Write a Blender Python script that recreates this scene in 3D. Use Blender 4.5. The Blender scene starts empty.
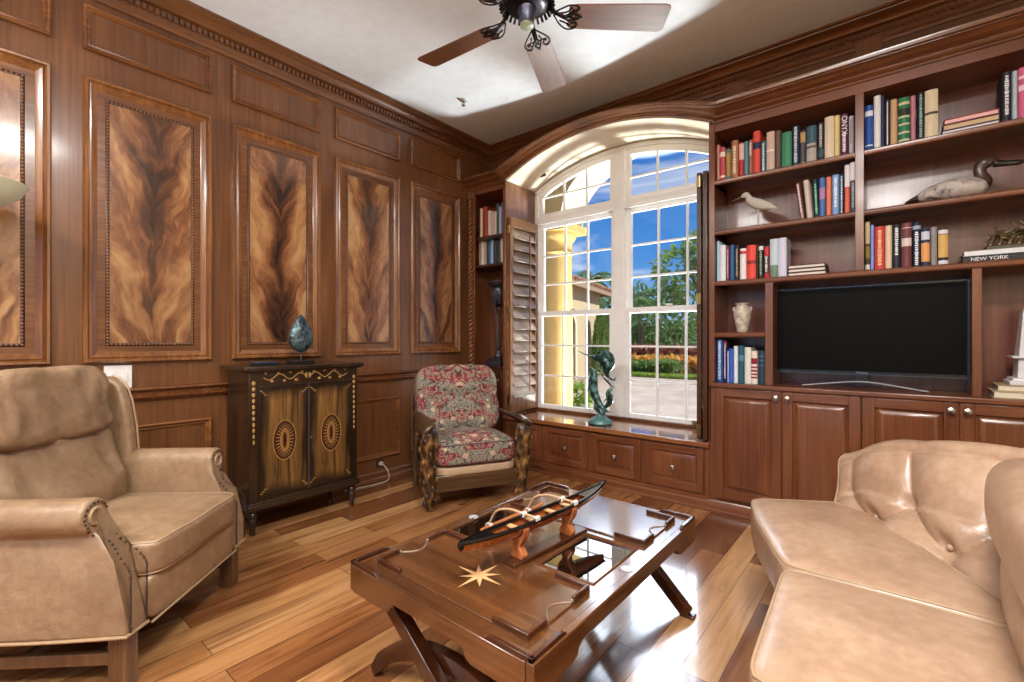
import bpy, bmesh, math, random
from mathutils import Vector, Matrix, noise
V = Vector
PI = math.pi
sc = bpy.context.scene
COL = sc.collection
random.seed(7)
R = math.radians

# ------------------------------------------------------------------ helpers
class MB:
    """collects shapes and links them as one mesh object"""
    def __init__(s):
        s.v = []; s.f = []; s.m = []; s.M = None
    def add(s, vs, fs, m=0, M=None):
        n = len(s.v)
        M = M or s.M
        s.v += [tuple(M @ V(p)) if M else tuple(p) for p in vs]
        for k, f in enumerate(fs):
            s.f.append([i + n for i in f]); s.m.append(m if isinstance(m, int) else m[k])
        return s
    def box(s, x0, x1, y0, y1, z0, z1, m=0, M=None):
        vs = [(x, y, z) for x in (x0, x1) for y in (y0, y1) for z in (z0, z1)]
        return s.add(vs, [(0, 1, 3, 2), (4, 6, 7, 5), (0, 4, 5, 1), (2, 3, 7, 6), (0, 2, 6, 4), (1, 5, 7, 3)], m, M)
    def cbox(s, c, sx, sy, sz, m=0, M=None):
        return s.box(c[0]-sx/2, c[0]+sx/2, c[1]-sy/2, c[1]+sy/2, c[2]-sz/2, c[2]+sz/2, m, M)
    def prism(s, poly, a, b, T, m=0, M=None):
        n = len(poly)
        vs = [T(u, w, a) for u, w in poly] + [T(u, w, b) for u, w in poly]
        fs = [tuple(range(n))[::-1], tuple(range(n, 2*n))]
        fs += [(i, (i+1) % n, n+(i+1) % n, n+i) for i in range(n)]
        return s.add(vs, fs, m, M)
    def tube(s, pts, r, n=8, m=0, M=None, caps=True, squash=1.0, up=None):
        pts = [V(p) for p in pts]
        k = len(pts)
        rs = r if isinstance(r, (list, tuple)) else [r]*k
        vs = []; fs = []
        prev = None
        for i, p in enumerate(pts):
            t = (pts[min(i+1, k-1)] - pts[max(i-1, 0)])
            t = t.normalized() if t.length > 1e-9 else V((0, 0, 1))
            if prev is None:
                a = V(up) if up else (V((0, 0, 1)) if abs(t.z) < .9 else V((0, 1, 0)))
                u = t.cross(a).normalized()
            else:
                u = (prev - t*prev.dot(t)).normalized()
            prev = u
            w = t.cross(u)
            for j in range(n):
                a = 2*PI*j/n
                vs.append(p + (u*math.cos(a) + w*math.sin(a)*squash)*rs[i])
        for i in range(k-1):
            for j in range(n):
                fs.append((i*n+j, i*n+(j+1) % n, (i+1)*n+(j+1) % n, (i+1)*n+j))
        if caps:
            fs.append(tuple(range(n))[::-1]); fs.append(tuple(range((k-1)*n, k*n)))
        return s.add(vs, fs, m, M)
    def lathe(s, prof, n=20, m=0, M=None, c=(0, 0, 0)):
        vs = []; fs = []
        k = len(prof)
        for r, z in prof:
            for j in range(n):
                a = 2*PI*j/n
                vs.append((c[0]+r*math.cos(a), c[1]+r*math.sin(a), c[2]+z))
        for i in range(k-1):
            for j in range(n):
                fs.append((i*n+j, i*n+(j+1) % n, (i+1)*n+(j+1) % n, (i+1)*n+j))
        fs.append(tuple(range(n))[::-1]); fs.append(tuple(range((k-1)*n, k*n)))
        return s.add(vs, fs, m, M)
    def ball(s, c, rx, ry=None, rz=None, n=10, m=0, M=None):
        ry = rx if ry is None else ry; rz = rx if rz is None else rz
        k = max(4, n//2+1)
        vs = []; fs = []
        for i in range(k+1):
            t = PI*i/k
            for j in range(n):
                a = 2*PI*j/n
                vs.append((c[0]+rx*math.sin(t)*math.cos(a), c[1]+ry*math.sin(t)*math.sin(a), c[2]-rz*math.cos(t)))
        for i in range(k):
            for j in range(n):
                fs.append((i*n+j, i*n+(j+1) % n, (i+1)*n+(j+1) % n, (i+1)*n+j))
        return s.add(vs, fs, m, M)
    def grid(s, fn, nu, nv, m=0, M=None, closed_u=False):
        vs = [fn(i/nu, j/nv) for i in range(nu+1) for j in range(nv+1)]
        fs = [(i*(nv+1)+j, (i+1)*(nv+1)+j, (i+1)*(nv+1)+j+1, i*(nv+1)+j+1) for i in range(nu) for j in range(nv)]
        return s.add(vs, fs, m, M)
    def ring(s, u0, u1, w0, w1, prof, T, m=0):
        """mitred rectangular moulding; prof = [(inset, height), ...], T maps (u, w, height)"""
        vs = []; fs = []
        for d, h in prof:
            vs += [T(u0+d, w0+d, h), T(u1-d, w0+d, h), T(u1-d, w1-d, h), T(u0+d, w1-d, h)]
        for i in range(len(prof)-1):
            for j in range(4):
                fs.append((i*4+j, i*4+(j+1) % 4, (i+1)*4+(j+1) % 4, (i+1)*4+j))
        return s.add(vs, fs, m)
    def field(s, u0, u1, w0, w1, h, T, m=0):
        return s.add([T(u0, w0, h), T(u1, w0, h), T(u1, w1, h), T(u0, w1, h)], [(0, 1, 2, 3)], m)
    def sweep(s, prof, path, T, m=0, hs=None):
        """prof = [(out, up)], path = [(a, b)] in a plane; T maps (a, b, out)"""
        k = len(path); vs = []; fs = []; n = len(prof)
        for i in range(k):
            p = V(path[i])
            d0 = (V(path[i]) - V(path[i-1])).normalized() if i else None
            d1 = (V(path[i+1]) - V(path[i])).normalized() if i < k-1 else None
            d0 = d0 or d1; d1 = d1 or d0
            n0 = V((-d0.y, d0.x)); n1 = V((-d1.y, d1.x))
            nn = (n0 + n1).normalized(); nn = nn / max(.3, nn.dot(n0))
            for o, h in prof:
                q = p + nn*h*(hs[i] if hs else 1)
                vs.append(T(q.x, q.y, o))
        for i in range(k-1):
            for j in range(n-1):
                fs.append((i*n+j, i*n+j+1, (i+1)*n+j+1, (i+1)*n+j))
        fs.append(tuple(range(n))); fs.append(tuple(range((k-1)*n, k*n))[::-1])
        return s.add(vs, fs, m)
    def build(s, name, mats, parent=None, bevel=0, seg=2, smooth=40, subsurf=0, loc=None, world=False, kind=None, recalc=True):
        me = bpy.data.meshes.new(name)
        me.from_pydata(s.v, [], s.f)
        if not isinstance(mats, (list, tuple)): mats = [mats]
        for mt in mats: me.materials.append(mt)
        me.polygons.foreach_set('material_index', s.m)
        if recalc:
            b = bmesh.new(); b.from_mesh(me)
            bmesh.ops.recalc_face_normals(b, faces=b.faces); b.to_mesh(me); b.free()
        if smooth:
            me.polygons.foreach_set('use_smooth', [True]*len(me.polygons))
            if smooth < 180: me.set_sharp_from_angle(angle=R(smooth))
        me.update()
        o = bpy.data.objects.new(name, me); COL.objects.link(o)
        if parent:
            o.parent = parent
            if world: o.matrix_parent_inverse = Matrix.LocRotScale(parent.location, parent.rotation_euler, None).inverted()
        if loc: o.location = loc
        if bevel:
            b = o.modifiers.new('bevel', 'BEVEL'); b.width = bevel; b.segments = seg; b.limit_method = 'ANGLE'; b.angle_limit = R(35)
        if subsurf:
            b = o.modifiers.new('sub', 'SUBSURF'); b.levels = subsurf; b.render_levels = subsurf
        if kind: o['kind'] = kind
        return o

def tag(o, label, cat, group=None):
    o['label'] = label; o['category'] = cat
    if group: o['group'] = group
    return o
def thing(name, label, cat, loc=(0, 0, 0), rotz=0, group=None):
    o = bpy.data.objects.new(name, None); COL.objects.link(o)
    o.location = loc; o.rotation_euler = (0, 0, rotz); o.empty_display_size = .1
    return tag(o, label, cat, group)
def text_part(name, body, size, mt, parent, M, ext=.0006, align='CENTER'):
    cu = bpy.data.curves.new(name, 'FONT'); cu.body = body; cu.size = size; cu.extrude = ext
    cu.align_x = align; cu.align_y = 'CENTER'
    tmp = bpy.data.objects.new(name+'_tmp', cu); COL.objects.link(tmp)
    me = bpy.data.meshes.new_from_object(tmp.evaluated_get(bpy.context.evaluated_depsgraph_get()))
    bpy.data.objects.remove(tmp); me.materials.clear(); me.materials.append(mt)
    o = bpy.data.objects.new(name, me); COL.objects.link(o)
    o.parent = parent; o.matrix_local = M
    return o
def rot(ax, a): return Matrix.Rotation(a, 4, ax)
def tr(x, y, z): return Matrix.Translation((x, y, z))
TL = lambda u, w, h: (h, u, w)          # on the left wall: u = y, w = z, h out of the wall
def TB(y0=0): return lambda u, w, h: (u, y0-h, w)   # on a plane facing the room
def spline(pts, n):
    """Catmull-Rom through 3D points"""
    P = [V(p) for p in pts]; out = []
    P = [P[0]*2-P[1]] + P + [P[-1]*2-P[-2]]
    for i in range(1, len(P)-2):
        for k in range(n):
            t = k/n
            a, b, c, d = P[i-1:i+3]
            out.append(.5*((2*b)+(c-a)*t+(2*a-5*b+4*c-d)*t*t+(3*b-a-3*c+d)*t**3))
    out.append(P[-2]); return out
def lerps(vals, n):
    out = []
    for a, b in zip(vals, vals[1:]):
        out += [a+(b-a)*k/n for k in range(n)]
    return out+[vals[-1]]

# ---------------------------------------------------------------- materials
def lin(h):
    h = h.lstrip('#'); c = [int(h[i:i+2], 16)/255 for i in (0, 2, 4)]
    return tuple([x/12.92 if x <= .04045 else ((x+.055)/1.055)**2.4 for x in c]+[1])
class NT:
    def __init__(s, name):
        s.mat = bpy.data.materials.new(name); s.mat.use_nodes = True
        s.t = s.mat.node_tree; s.n = s.t.nodes
        s.b = s.n['Principled BSDF']; s.out = s.n['Material Output']
    def node(s, ty, **kw):
        n = s.n.new(ty)
        for k, v in kw.items():
            if k.startswith('i_'):
                key = k[2:]; key = int(key) if key.isdigit() else key.replace('_', ' ')
                n.inputs[key].default_value = v
            else: setattr(n, k, v)
        return n
    def link(s, a, b): s.t.links.new(a, b)
    def set(s, **kw):
        for k, v in kw.items(): s.b.inputs[k.replace('_', ' ')].default_value = v
        return s
    def coord(s, scale=(1, 1, 1), which='Object', loc=(0, 0, 0), rotv=(0, 0, 0)):
        c = s.node('ShaderNodeTexCoord'); m = s.node('ShaderNodeMapping')
        m.inputs['Scale'].default_value = scale; m.inputs['Location'].default_value = loc; m.inputs['Rotation'].default_value = rotv
        s.link(c.outputs[which], m.inputs[0]); return m.outputs[0]
    def noise(s, vec, scale=5, detail=4, rough=.55, dist=0):
        n = s.node('ShaderNodeTexNoise'); n.inputs['Scale'].default_value = scale; n.inputs['Detail'].default_value = detail
        n.inputs['Roughness'].default_value = rough; n.inputs['Distortion'].default_value = dist
        s.link(vec, n.inputs['Vector']); return n.outputs['Fac']
    def ramp(s, fac, stops):
        r = s.node('ShaderNodeValToRGB'); e = r.color_ramp.elements
        while len(e) < len(stops): e.new(.5)
        for k, (p, c) in enumerate(stops):
            e[k].position = p; e[k].color = lin(c) if isinstance(c, str) else c
        s.link(fac, r.inputs[0]); return r.outputs['Color']
    def math(s, op, a, b=None, clamp=False):
        n = s.node('ShaderNodeMath', operation=op, use_clamp=clamp)
        for k, x in enumerate((a, b)):
            if x is None: continue
            if isinstance(x, (int, float)): n.inputs[k].default_value = x
            else: s.link(x, n.inputs[k])
        return n.outputs[0]
    def mix(s, f, a, b, blend='MIX'):
        n = s.node('ShaderNodeMix', data_type='RGBA', blend_type=blend)
        for k, x in ((0, f), (6, a), (7, b)):
            if isinstance(x, (int, float)): n.inputs[k].default_value = x
            elif isinstance(x, str): n.inputs[k].default_value = lin(x)
            elif isinstance(x, tuple): n.inputs[k].default_value = x
            else: s.link(x, n.inputs[k])
        return n.outputs[2]
    def bump(s, h, strength=.2, dist=.01):
        n = s.node('ShaderNodeBump'); n.inputs['Strength'].default_value = strength; n.inputs['Distance'].default_value = dist
        s.link(h, n.inputs['Height']); s.link(n.outputs[0], s.b.inputs['Normal'])
    def color(s, c): s.link(c, s.b.inputs['Base Color'])
def plain(name, c, rough=.5, metal=0, coat=0, bump=None, spec=.5):
    t = NT(name); t.set(Base_Color=lin(c), Roughness=rough, Metallic=metal, Coat_Weight=coat, Coat_Roughness=.08)
    t.b.inputs['Specular IOR Level'].default_value = spec
    # a faint mottling so no surface is perfectly even
    v = t.coord(); f = t.noise(v, 14, 3)
    t.color(t.mix(.35, lin(c), t.mix(f, tuple([x*.72 for x in lin(c)[:3]]+[1]), tuple([min(1, x*1.25) for x in lin(c)[:3]]+[1]))))
    if bump: t.bump(t.noise(v, bump[0], 4), bump[1], .004)
    return t.mat
def wood(name, dark, mid, light, axis='z', rough=.32, fine=42, coat=.35, broad=3.0):
    t = NT(name)
    k = {'x': 0, 'y': 1, 'z': 2}[axis]
    sc1 = [fine]*3; sc1[k] = 1.6
    sc2 = [broad*1.6]*3; sc2[k] = broad*.35
    f1 = t.noise(t.coord(tuple(sc1)), 1, 5, .6, .4)
    f2 = t.noise(t.coord(tuple(sc2)), 1, 3, .5, .8)
    f = t.math('ADD', t.math('MULTIPLY', f1, .55), t.math('MULTIPLY', f2, .45))
    t.color(t.ramp(f, [(.3, dark), (.5, mid), (.72, light)]))
    t.set(Roughness=rough, Coat_Weight=coat, Coat_Roughness=.12)
    t.bump(f1, .05, .002)
    return t.mat

M = {}
for a in 'xyz':
    M['pan_'+a] = wood('panelling_wood_'+a, '4C2E1A', '6C4427', '865937', a, rough=.3, fine=60, broad=2)
    M['book_'+a] = wood('bookcase_wood_'+a, '4C2816', '6E3E24', '865435', a, rough=.28, fine=60, broad=2.5)
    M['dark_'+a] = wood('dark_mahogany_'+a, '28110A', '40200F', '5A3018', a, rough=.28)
    M['table_'+a] = wood('coffee_table_wood_'+a, '3A2010', '5A361C', '784C2A', a, rough=.18, coat=1)
M['moulding'] = wood('moulding_wood', '553116', '7A4C28', '9C6C40', 'z', rough=.24, coat=.5)
M['moulding_y'] = wood('moulding_wood_y', '553116', '764826', '96663A', 'y', rough=.24, coat=.5)
M['bead'] = wood('bead_wood', '4A2812', '7A4A26', '9A683C', 'z', rough=.3)
M['cornice'] = wood('cornice_wood', '44240F', '683C1E', '845332', 'x', rough=.26, coat=.5)

def flame():
    """crotch-mahogany veneer: a dark wandering centre plume with feathers sweeping up and out"""
    t = NT('flame_mahogany')
    c = t.node('ShaderNodeTexCoord'); sp = t.node('ShaderNodeSeparateXYZ'); t.link(c.outputs['Object'], sp.inputs[0])
    obj = t.node('ShaderNodeObjectInfo'); seed = t.math('MULTIPLY', obj.outputs['Random'], 60)
    def vec(x, y):
        cb = t.node('ShaderNodeCombineXYZ')
        for k, q in enumerate((x, y, seed)): t.link(q, cb.inputs[k])
        return cb.outputs[0]
    z = sp.outputs[2]
    wob = t.noise(vec(t.math('MULTIPLY', sp.outputs[1], 3), t.math('MULTIPLY', z, 2.6)), 1, 3)
    y = t.math('ADD', sp.outputs[1], t.math('MULTIPLY', t.math('SUBTRACT', wob, .5), .22))
    ay = t.math('ABSOLUTE', y)
    up = t.math('SUBTRACT', z, t.math('MULTIPLY', t.math('POWER', ay, .75), 1.5))
    f0 = t.noise(vec(t.math('MULTIPLY', ay, 4.5), t.math('MULTIPLY', up, 2.4)), 1, 3, .5, 1.2)
    f1 = t.noise(vec(t.math('MULTIPLY', ay, 11), t.math('MULTIPLY', up, 6)), 1, 5, .6, 1.6)
    f2 = t.noise(vec(t.math('MULTIPLY', ay, 30), t.math('MULTIPLY', up, 9)), 1, 4, .6, 1)
    core = t.math('SUBTRACT', 1, t.math('MULTIPLY', ay, 7.5), clamp=True)
    f = t.math('ADD', t.math('ADD', t.math('MULTIPLY', f0, .80), t.math('MULTIPLY', f1, .34)), t.math('MULTIPLY', f2, .10))
    f = t.math('SUBTRACT', f, t.math('MULTIPLY', core, t.math('ADD', .06, t.math('MULTIPLY', wob, .32))))
    t.color(t.ramp(f, [(.30, '2C1A12'), (.42, '4C2E1E'), (.52, '74482C'), (.63, '966A44'), (.78, 'B48C60')]))
    t.set(Roughness=.26, Coat_Weight=.55, Coat_Roughness=.1)
    return t.mat
M['flame'] = flame()
M['crossband'] = wood('crossband_veneer', '44240F', '6C4224', '8E6038', 'y', rough=.28, fine=60)

def floorboards():
    t = NT('plank_floor')
    c = t.coord((1, 1, 1), rotv=(0, 0, R(90)))
    br = t.node('ShaderNodeTexBrick'); br.offset = .37; br.offset_frequency = 2
    br.inputs['Scale'].default_value = 1; br.inputs['Brick Width'].default_value = 1.05; br.inputs['Row Height'].default_value = .127
    br.inputs['Mortar Size'].default_value = .0012; br.inputs['Mortar Smooth'].default_value = .1; br.inputs['Bias'].default_value = 0
    br.inputs['Color1'].default_value = (0, 0, 0, 1); br.inputs['Color2'].default_value = (1, 1, 1, 1); br.inputs['Mortar'].default_value = (.5, .5, .5, 1)
    t.link(c, br.inputs['Vector'])
    tone = br.outputs['Color']
    vm = t.node('ShaderNodeVectorMath', operation='ADD')
    t.link(t.coord((34, 2.0, 1)), vm.inputs[0])
    sh = t.node('ShaderNodeVectorMath', operation='SCALE'); t.link(tone, sh.inputs[0]); sh.inputs['Scale'].default_value = 37
    t.link(sh.outputs[0], vm.inputs[1])
    g = t.noise(vm.outputs[0], 1, 5, .6, .7)
    vm2 = t.node('ShaderNodeVectorMath', operation='ADD'); t.link(t.coord((7, 1.0, 1)), vm2.inputs[0]); t.link(sh.outputs[0], vm2.inputs[1])
    g2 = t.noise(vm2.outputs[0], 1, 3, .5, 1.2)
    base = t.ramp(tone, [(0, '6E452A'), (.25, 'A07048'), (.5, 'BC9062'), (.75, 'CEA678'), (1, '8A5838')])
    grain = t.ramp(t.math('ADD', t.math('MULTIPLY', g, .55), t.math('MULTIPLY', g2, .45)), [(.3, '8C6A50'), (.5, 'E0D0C0'), (.7, 'FFF4E4')])
    col = t.mix(1, base, grain, 'MULTIPLY')
    col = t.mix(br.outputs['Fac'], col, '2A160B')
    t.color(col)
    t.set(Roughness=.2, Coat_Weight=.5, Coat_Roughness=.08)
    t.bump(t.math('SUBTRACT', t.math('MULTIPLY', g, .12), br.outputs['Fac']), .25, .002)
    return t.mat
M['floor'] = floorboards()
def leather(name, dark, mid, light, rough=.36, bp=.4):
    t = NT(name)
    v = t.coord((1, 1, 1))
    f = t.math('ADD', t.math('MULTIPLY', t.noise(v, 4, 4), .6), t.math('MULTIPLY', t.noise(v, 30, 3), .4))
    t.color(t.ramp(f, [(.3, dark), (.5, mid), (.7, light)]))
    vo = t.node('ShaderNodeTexVoronoi'); vo.inputs['Scale'].default_value = 260; t.link(v, vo.inputs['Vector'])
    wr = t.noise(v, 9, 6, .65, .6)
    t.bump(t.math('ADD', t.math('MULTIPLY', vo.outputs['Distance'], .12), wr), bp, .012)
    t.set(Roughness=rough, Coat_Weight=.15, Coat_Roughness=.25)
    return t.mat
M['leather'] = leather('tan_leather', '7A604A', '907458', 'A48A6E')
M['leather2'] = leather('sofa_leather', '94765E', 'AA8A70', 'BC9E84', .3, .16)
M['piping'] = plain('leather_piping', 'A88C6C', .4)
M['nail'] = plain('antique_nail', '4A3C34', .3, .9)
M['leg_wood'] = wood('leg_wood', '3A2413', '5C3F24', '7A5836', 'z', rough=.35)
M['black'] = plain('black_paint', '15130F', .4)
M['brass'] = plain('aged_brass', 'A08A60', .32, 1)
M['nickel'] = plain('satin_nickel', 'B8B4AC', .28, 1)
M['chrome'] = plain('brushed_chrome', 'C4C8D0', .3, .35)
M['white_frame'] = plain('white_window_paint', 'F6F6F4', .35)
M['ceiling'] = plain('ceiling_paint', 'E2E8EE', .9, bump=(160, .25))
M['wall_plain'] = plain('painted_wall', 'C9B79C', .8)
M['iron'] = plain('dark_iron', '58545A', .38, .7)
M['white_plastic'] = plain('white_plastic', 'E8E6E2', .4)
M['screen'] = plain('black_screen', '020202', .5, spec=.1)
M['bezel'] = plain('gloss_black_bezel', '0C0C0E', .15)
M['pages'] = plain('book_pages', 'DED2BC', .8)
M['rear_wall'] = M['wall_plain']

def soffit_mat():
    t = NT('cream_glazed_soffit')
    f = t.noise(t.coord((3, 3, 3)), 1, 4, .6, .8)
    t.color(t.ramp(f, [(.28, 'DCCDAE'), (.5, 'E8DFC8'), (.8, 'F0EADC')]))
    t.set(Roughness=.28, Coat_Weight=.3)
    return t.mat
M['soffit'] = soffit_mat()

def glass_mat():
    t = NT('window_glass')
    tb = t.node('ShaderNodeBsdfTransparent'); tb.inputs[0].default_value = (.97, .98, .97, 1)
    gl = t.node('ShaderNodeBsdfGlossy'); gl.inputs['Roughness'].default_value = .02
    lw = t.node('ShaderNodeLayerWeight'); fr = t.math('ADD', t.math('MULTIPLY', t.math('POWER', lw.outputs['Facing'], 5), .9), .03)
    mx = t.node('ShaderNodeMixShader'); t.link(fr, mx.inputs[0]); t.link(tb.outputs[0], mx.inputs[1]); t.link(gl.outputs[0], mx.inputs[2])
    t.link(mx.outputs[0], t.out.inputs[0]); return t.mat
M['glass'] = glass_mat()

_pc = {}
def col(h, rough=.55):
    if (h, rough) not in _pc: _pc[(h, rough)] = plain('colour_'+h.lower(), h, rough)
    return _pc[(h, rough)]
# ------------------------------------------------------------------ the room
XR, YR, ZC = 4.75, -5.2, 3.235
def struct(name, mb, mats, **kw):
    return mb.build(name, mats, kind='structure', **kw)
m = MB(); m.box(-.12, XR+.12, YR-.12, .62, -.12, 0); floor = struct('floor', m, M['floor'], smooth=0)
m = MB(); m.box(-.12, XR+.12, YR-.12, .62, ZC, ZC+.2); struct('ceiling', m, M['ceiling'], smooth=0)
m = MB(); m.box(-.12, 0, YR-.12, .62, 0, ZC); wall_left = struct('wall_left', m, M['pan_z'], smooth=0)
m = MB(); m.box(XR, XR+.12, YR-.12, .62, 0, ZC); struct('wall_right', m, M['rear_wall'], smooth=0)
# rear wall behind the camera, with a wide pair of garden doors left open
m = MB()
m.box(0, 1.0, YR-.12, YR, 0, ZC); m.box(3.6, XR, YR-.12, YR, 0, ZC); m.box(1.0, 3.6, YR-.12, YR, 2.5, ZC)
struct('wall_rear', m, M['rear_wall'], smooth=0)

# arch of the window bay
AX, AZ, AR, AH = 1.45, .897, 2.058, .95
def arch_pts(n=40, r=AR, x0=.5, x1=2.4):
    return [(x0+(x1-x0)*i/n, AZ+math.sqrt(r*r-(x0+(x1-x0)*i/n-AX)**2)) for i in range(n+1)]
T_xz = lambda u, w, a: (u, a, w)
m = MB()
m.box(-.12, .5, .34, .62, 0, ZC); m.box(2.4, XR+.12, .34, .62, 0, ZC); m.box(.5, 2.4, .34, .62, 0, .44)
ap = arch_pts()
for (a, b), (c, d) in zip(ap, ap[1:]):
    m.prism([(a, b), (c, d), (c, ZC), (a, ZC)], .34, .62, T_xz)
wall_back = struct('wall_back', m, M['pan_x'], smooth=0)
# frieze blocks on the wall above the bookcase
m = MB()
for x in (.62, 2.42, 3.2, 3.98): m.box(x, x+.13, .315, .34, 2.8, 3.1)
m.build('frieze_block', M['pan_z'], wall_back, bevel=.002)

# left wall panelling
PF = [(0, 0), (0, .02), (.008, .03), (.018, .028), (.026, .016), (.034, .02), (.042, .016), (.058, .006), (.062, .003)]
PF2 = [(0, 0), (0, .018), (.008, .026), (.016, .022), (.022, .012), (.03, .014), (.036, .004)]
for k in range(-3, 4):
    y0 = -2.94+.735*k; y1 = y0+.615
    z0, z1 = 1.065, 2.63
    m = MB(); m.ring(y0, y1, z0, z1, PF, TL); m.build('panel_moulding', M['moulding'], wall_left, smooth=30)
    m = MB(); m.ring(y0+.06, y1-.06, z0+.06, z1-.06, [(0, .004), (.045, .004)], TL); m.build('crossband', M['crossband'], wall_left, smooth=0)
    m = MB(); d = .104
    m.ring(y0+d-.009, y1-d+.009, z0+d-.009, z1-d+.009, [(0, .003), (.001, .006), (.017, .006), (.018, .003)], TL, 1)
    a0, a1, b0, b1 = y0+d, y1-d, z0+d, z1-d
    ny = int((a1-a0)/.018); nz = int((b1-b0)/.018)
    oct_ = [(1, 0, 0), (0, 1, 0), (0, 0, 1), (0, -1, 0), (0, 0, -1)]
    def bead(y, z):
        c = (.007, y, z); r = .0078
        m.add([(c[0]+r*q[0]*1.1, c[1]+r*q[1], c[2]+r*q[2]) for q in oct_], [(0, 1, 2), (0, 2, 3), (0, 3, 4), (0, 4, 1)])
    for i in range(ny+1):
        for z in (b0, b1): bead(a0+(a1-a0)*i/ny, z)
    for i in range(1, nz):
        for y in (a0, a1): bead(y, b0+(b1-b0)*i/nz)
    m.build('bead_moulding', [M['bead'], col('2A160C', .4)], wall_left, smooth=180)
    yc, zc = (y0+y1)/2, (z0+z1)/2
    m = MB(); m.field(a0-yc+.006, a1-yc-.006, b0-zc+.006, b1-zc-.006, 0, TL)
    m.build('veneer_panel', M['flame'], wall_left, loc=(.005, yc, zc), smooth=0)
    # small panel above, wainscot panel below
    m = MB(); m.ring(y0, y1, 2.775, 3.02, PF2, TL); m.build('panel_moulding', M['moulding_y'], wall_left, smooth=30)
    m = MB(); m.field(y0+.034, y1-.034, 2.809, 2.986, .004, TL); m.build('upper_panel', M['pan_z'], wall_left, smooth=0)
    m = MB(); m.ring(y0, y1, .19, .70, PF2, TL); m.build('panel_moulding', M['moulding_y'], wall_left, smooth=30)
    m = MB(); m.field(y0+.034, y1-.034, .224, .666, .004, TL); m.build('wainscot_panel', M['pan_z'], wall_left, smooth=0)
T_yz = lambda a, b, o: (o, a, b)
CR = [(0, 0), (.014, 0), (.022, .012), (.03, .018), (.03, .028), (.018, .036), (.018, .05), (.034, .058), (.04, .066), (.03, .076), (0, .08)]
m = MB(); m.sweep(CR, [(YR, .84), (.0, .84)], T_yz); struct('trim_1', m, M['cornice'], smooth=30)
BB = [(0, 0), (.024, 0), (.024, .02), (.016, .03), (.016, .062), (.008, .075), (0, .08)]
m = MB(); m.sweep(BB, [(YR, 0), (.0, 0)], T_yz); struct('baseboard_left', m, M['pan_y'], smooth=30)
# crown with dentils: left wall and back wall
CP = [(0, 0), (.012, 0), (.014, .02), (.022, .03), (.022, .10), (.034, .104), (.05, .108), (.058, .122), (.082, .142), (.104, .15), (.108, .158), (.122, .16), (.122, .175), (0, .175)]
Z0 = ZC-.175
m = MB(); m.sweep(CP, [(YR, Z0), (.34, Z0)], T_yz)
y = YR
while y < .2:
    m.box(.02, .042, y, y+.017, Z0+.058, Z0+.09); y += .031
crown = struct('trim_2', m, M['pan_y'], smooth=30)
T_b = lambda a, b, o: (a, .34-o, b)
m = MB(); m.sweep(CP, [(.0, Z0), (XR, Z0)], T_b)
x = .14
while x < XR:
    m.box(x, x+.017, .298, .32, Z0+.058, Z0+.09); x += .031
struct('trim_3', m, M['cornice'], smooth=30)
# cornice that runs over the corner case, round the arch and along the bookcase
CO = [(-.335, .0), (.0, 0), (.01, 0), (.01, .012), (.022, .018), (.03, .03), (.03, .038), (.044, .043), (.062, .058), (.074, .07), (.088, .074), (.088, .08), (.102, .084), (.105, .104), (.098, .11), (-.335, .11)]
T_f = lambda a, b, o: (a, -o, b)
path = [(.0, 2.70), (.485, 2.70)] + arch_pts(48) + [(2.415, 2.70), (XR, 2.70)]
hs = [1.1, 1.05] + [.95-.42*math.sin(PI*i/48)**.6 for i in range(49)] + [1, 1]
m = MB(); m.sweep(CO, path, T_f, hs=hs); struct('trim_4', m, M['cornice'], smooth=30)
# glazed plaster soffit inside the arch
m = MB(); a0 = arch_pts(48, AR-.001); a1 = arch_pts(48, AR-.007)
for i in range(48):
    m.prism([a1[i], a1[i+1], a0[i+1], a0[i]], .012, .46, T_xz)
struct('trim_5', m, M['soffit'], smooth=30)
# wooden jambs of the bay
m = MB(); m.box(.50, .518, .34, .46, .475, 2.72); m.box(2.382, 2.4, .34, .46, .475, 2.72)
m.box(.52, 2.38, .44, .468, .477, .5)
struct('trim_6', m, M['pan_z'], bevel=.002)

# --------------------------------------------------------------- the window
win = bpy.data.objects.new('window_1', None); COL.objects.link(win); win['kind'] = 'structure'
wf = M['white_frame']; WY = .50
def arch_z(x, r): return AZ+math.sqrt(r*r-(x-AX)**2)
m = MB()
def arch_band(m, r0, r1, x0, x1, ya, yb, n=40):
    p0 = [(x0+(x1-x0)*i/n, arch_z(x0+(x1-x0)*i/n, r0)) for i in range(n+1)]
    p1 = [(x0+(x1-x0)*i/n, arch_z(x0+(x1-x0)*i/n, r1)) for i in range(n+1)]
    for i in range(n): m.prism([p0[i], p0[i+1], p1[i+1], p1[i]], ya, yb, T_xz)
arch_band(m, AR-.045, AR-.008, .50, 2.40, WY-.03, WY+.06)
m.box(.5, .552, WY-.03, WY+.06, .47, 2.70); m.box(2.348, 2.4, WY-.03, WY+.06, .47, 2.70)
m.box(.5, 2.4, WY-.03, WY+.07, .44, .498)
m.build('window_frame', wf, win, smooth=30)
m = MB(); m.box(1.407, 1.516, WY-.035, WY+.06, .498, 2.905); m.build('mullion', wf, win, bevel=.003)
m = MB(); m.box(.552, 1.407, WY-.034, WY+.055, 2.385, 2.445); m.box(1.516, 2.348, WY-.034, WY+.055, 2.385, 2.445)
m.box(.552, 1.407, WY-.042, WY-.03, 2.372, 2.392); m.box(1.516, 2.348, WY-.042, WY-.03, 2.372, 2.392)
m.build('transom_bar', wf, win, bevel=.002)
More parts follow.
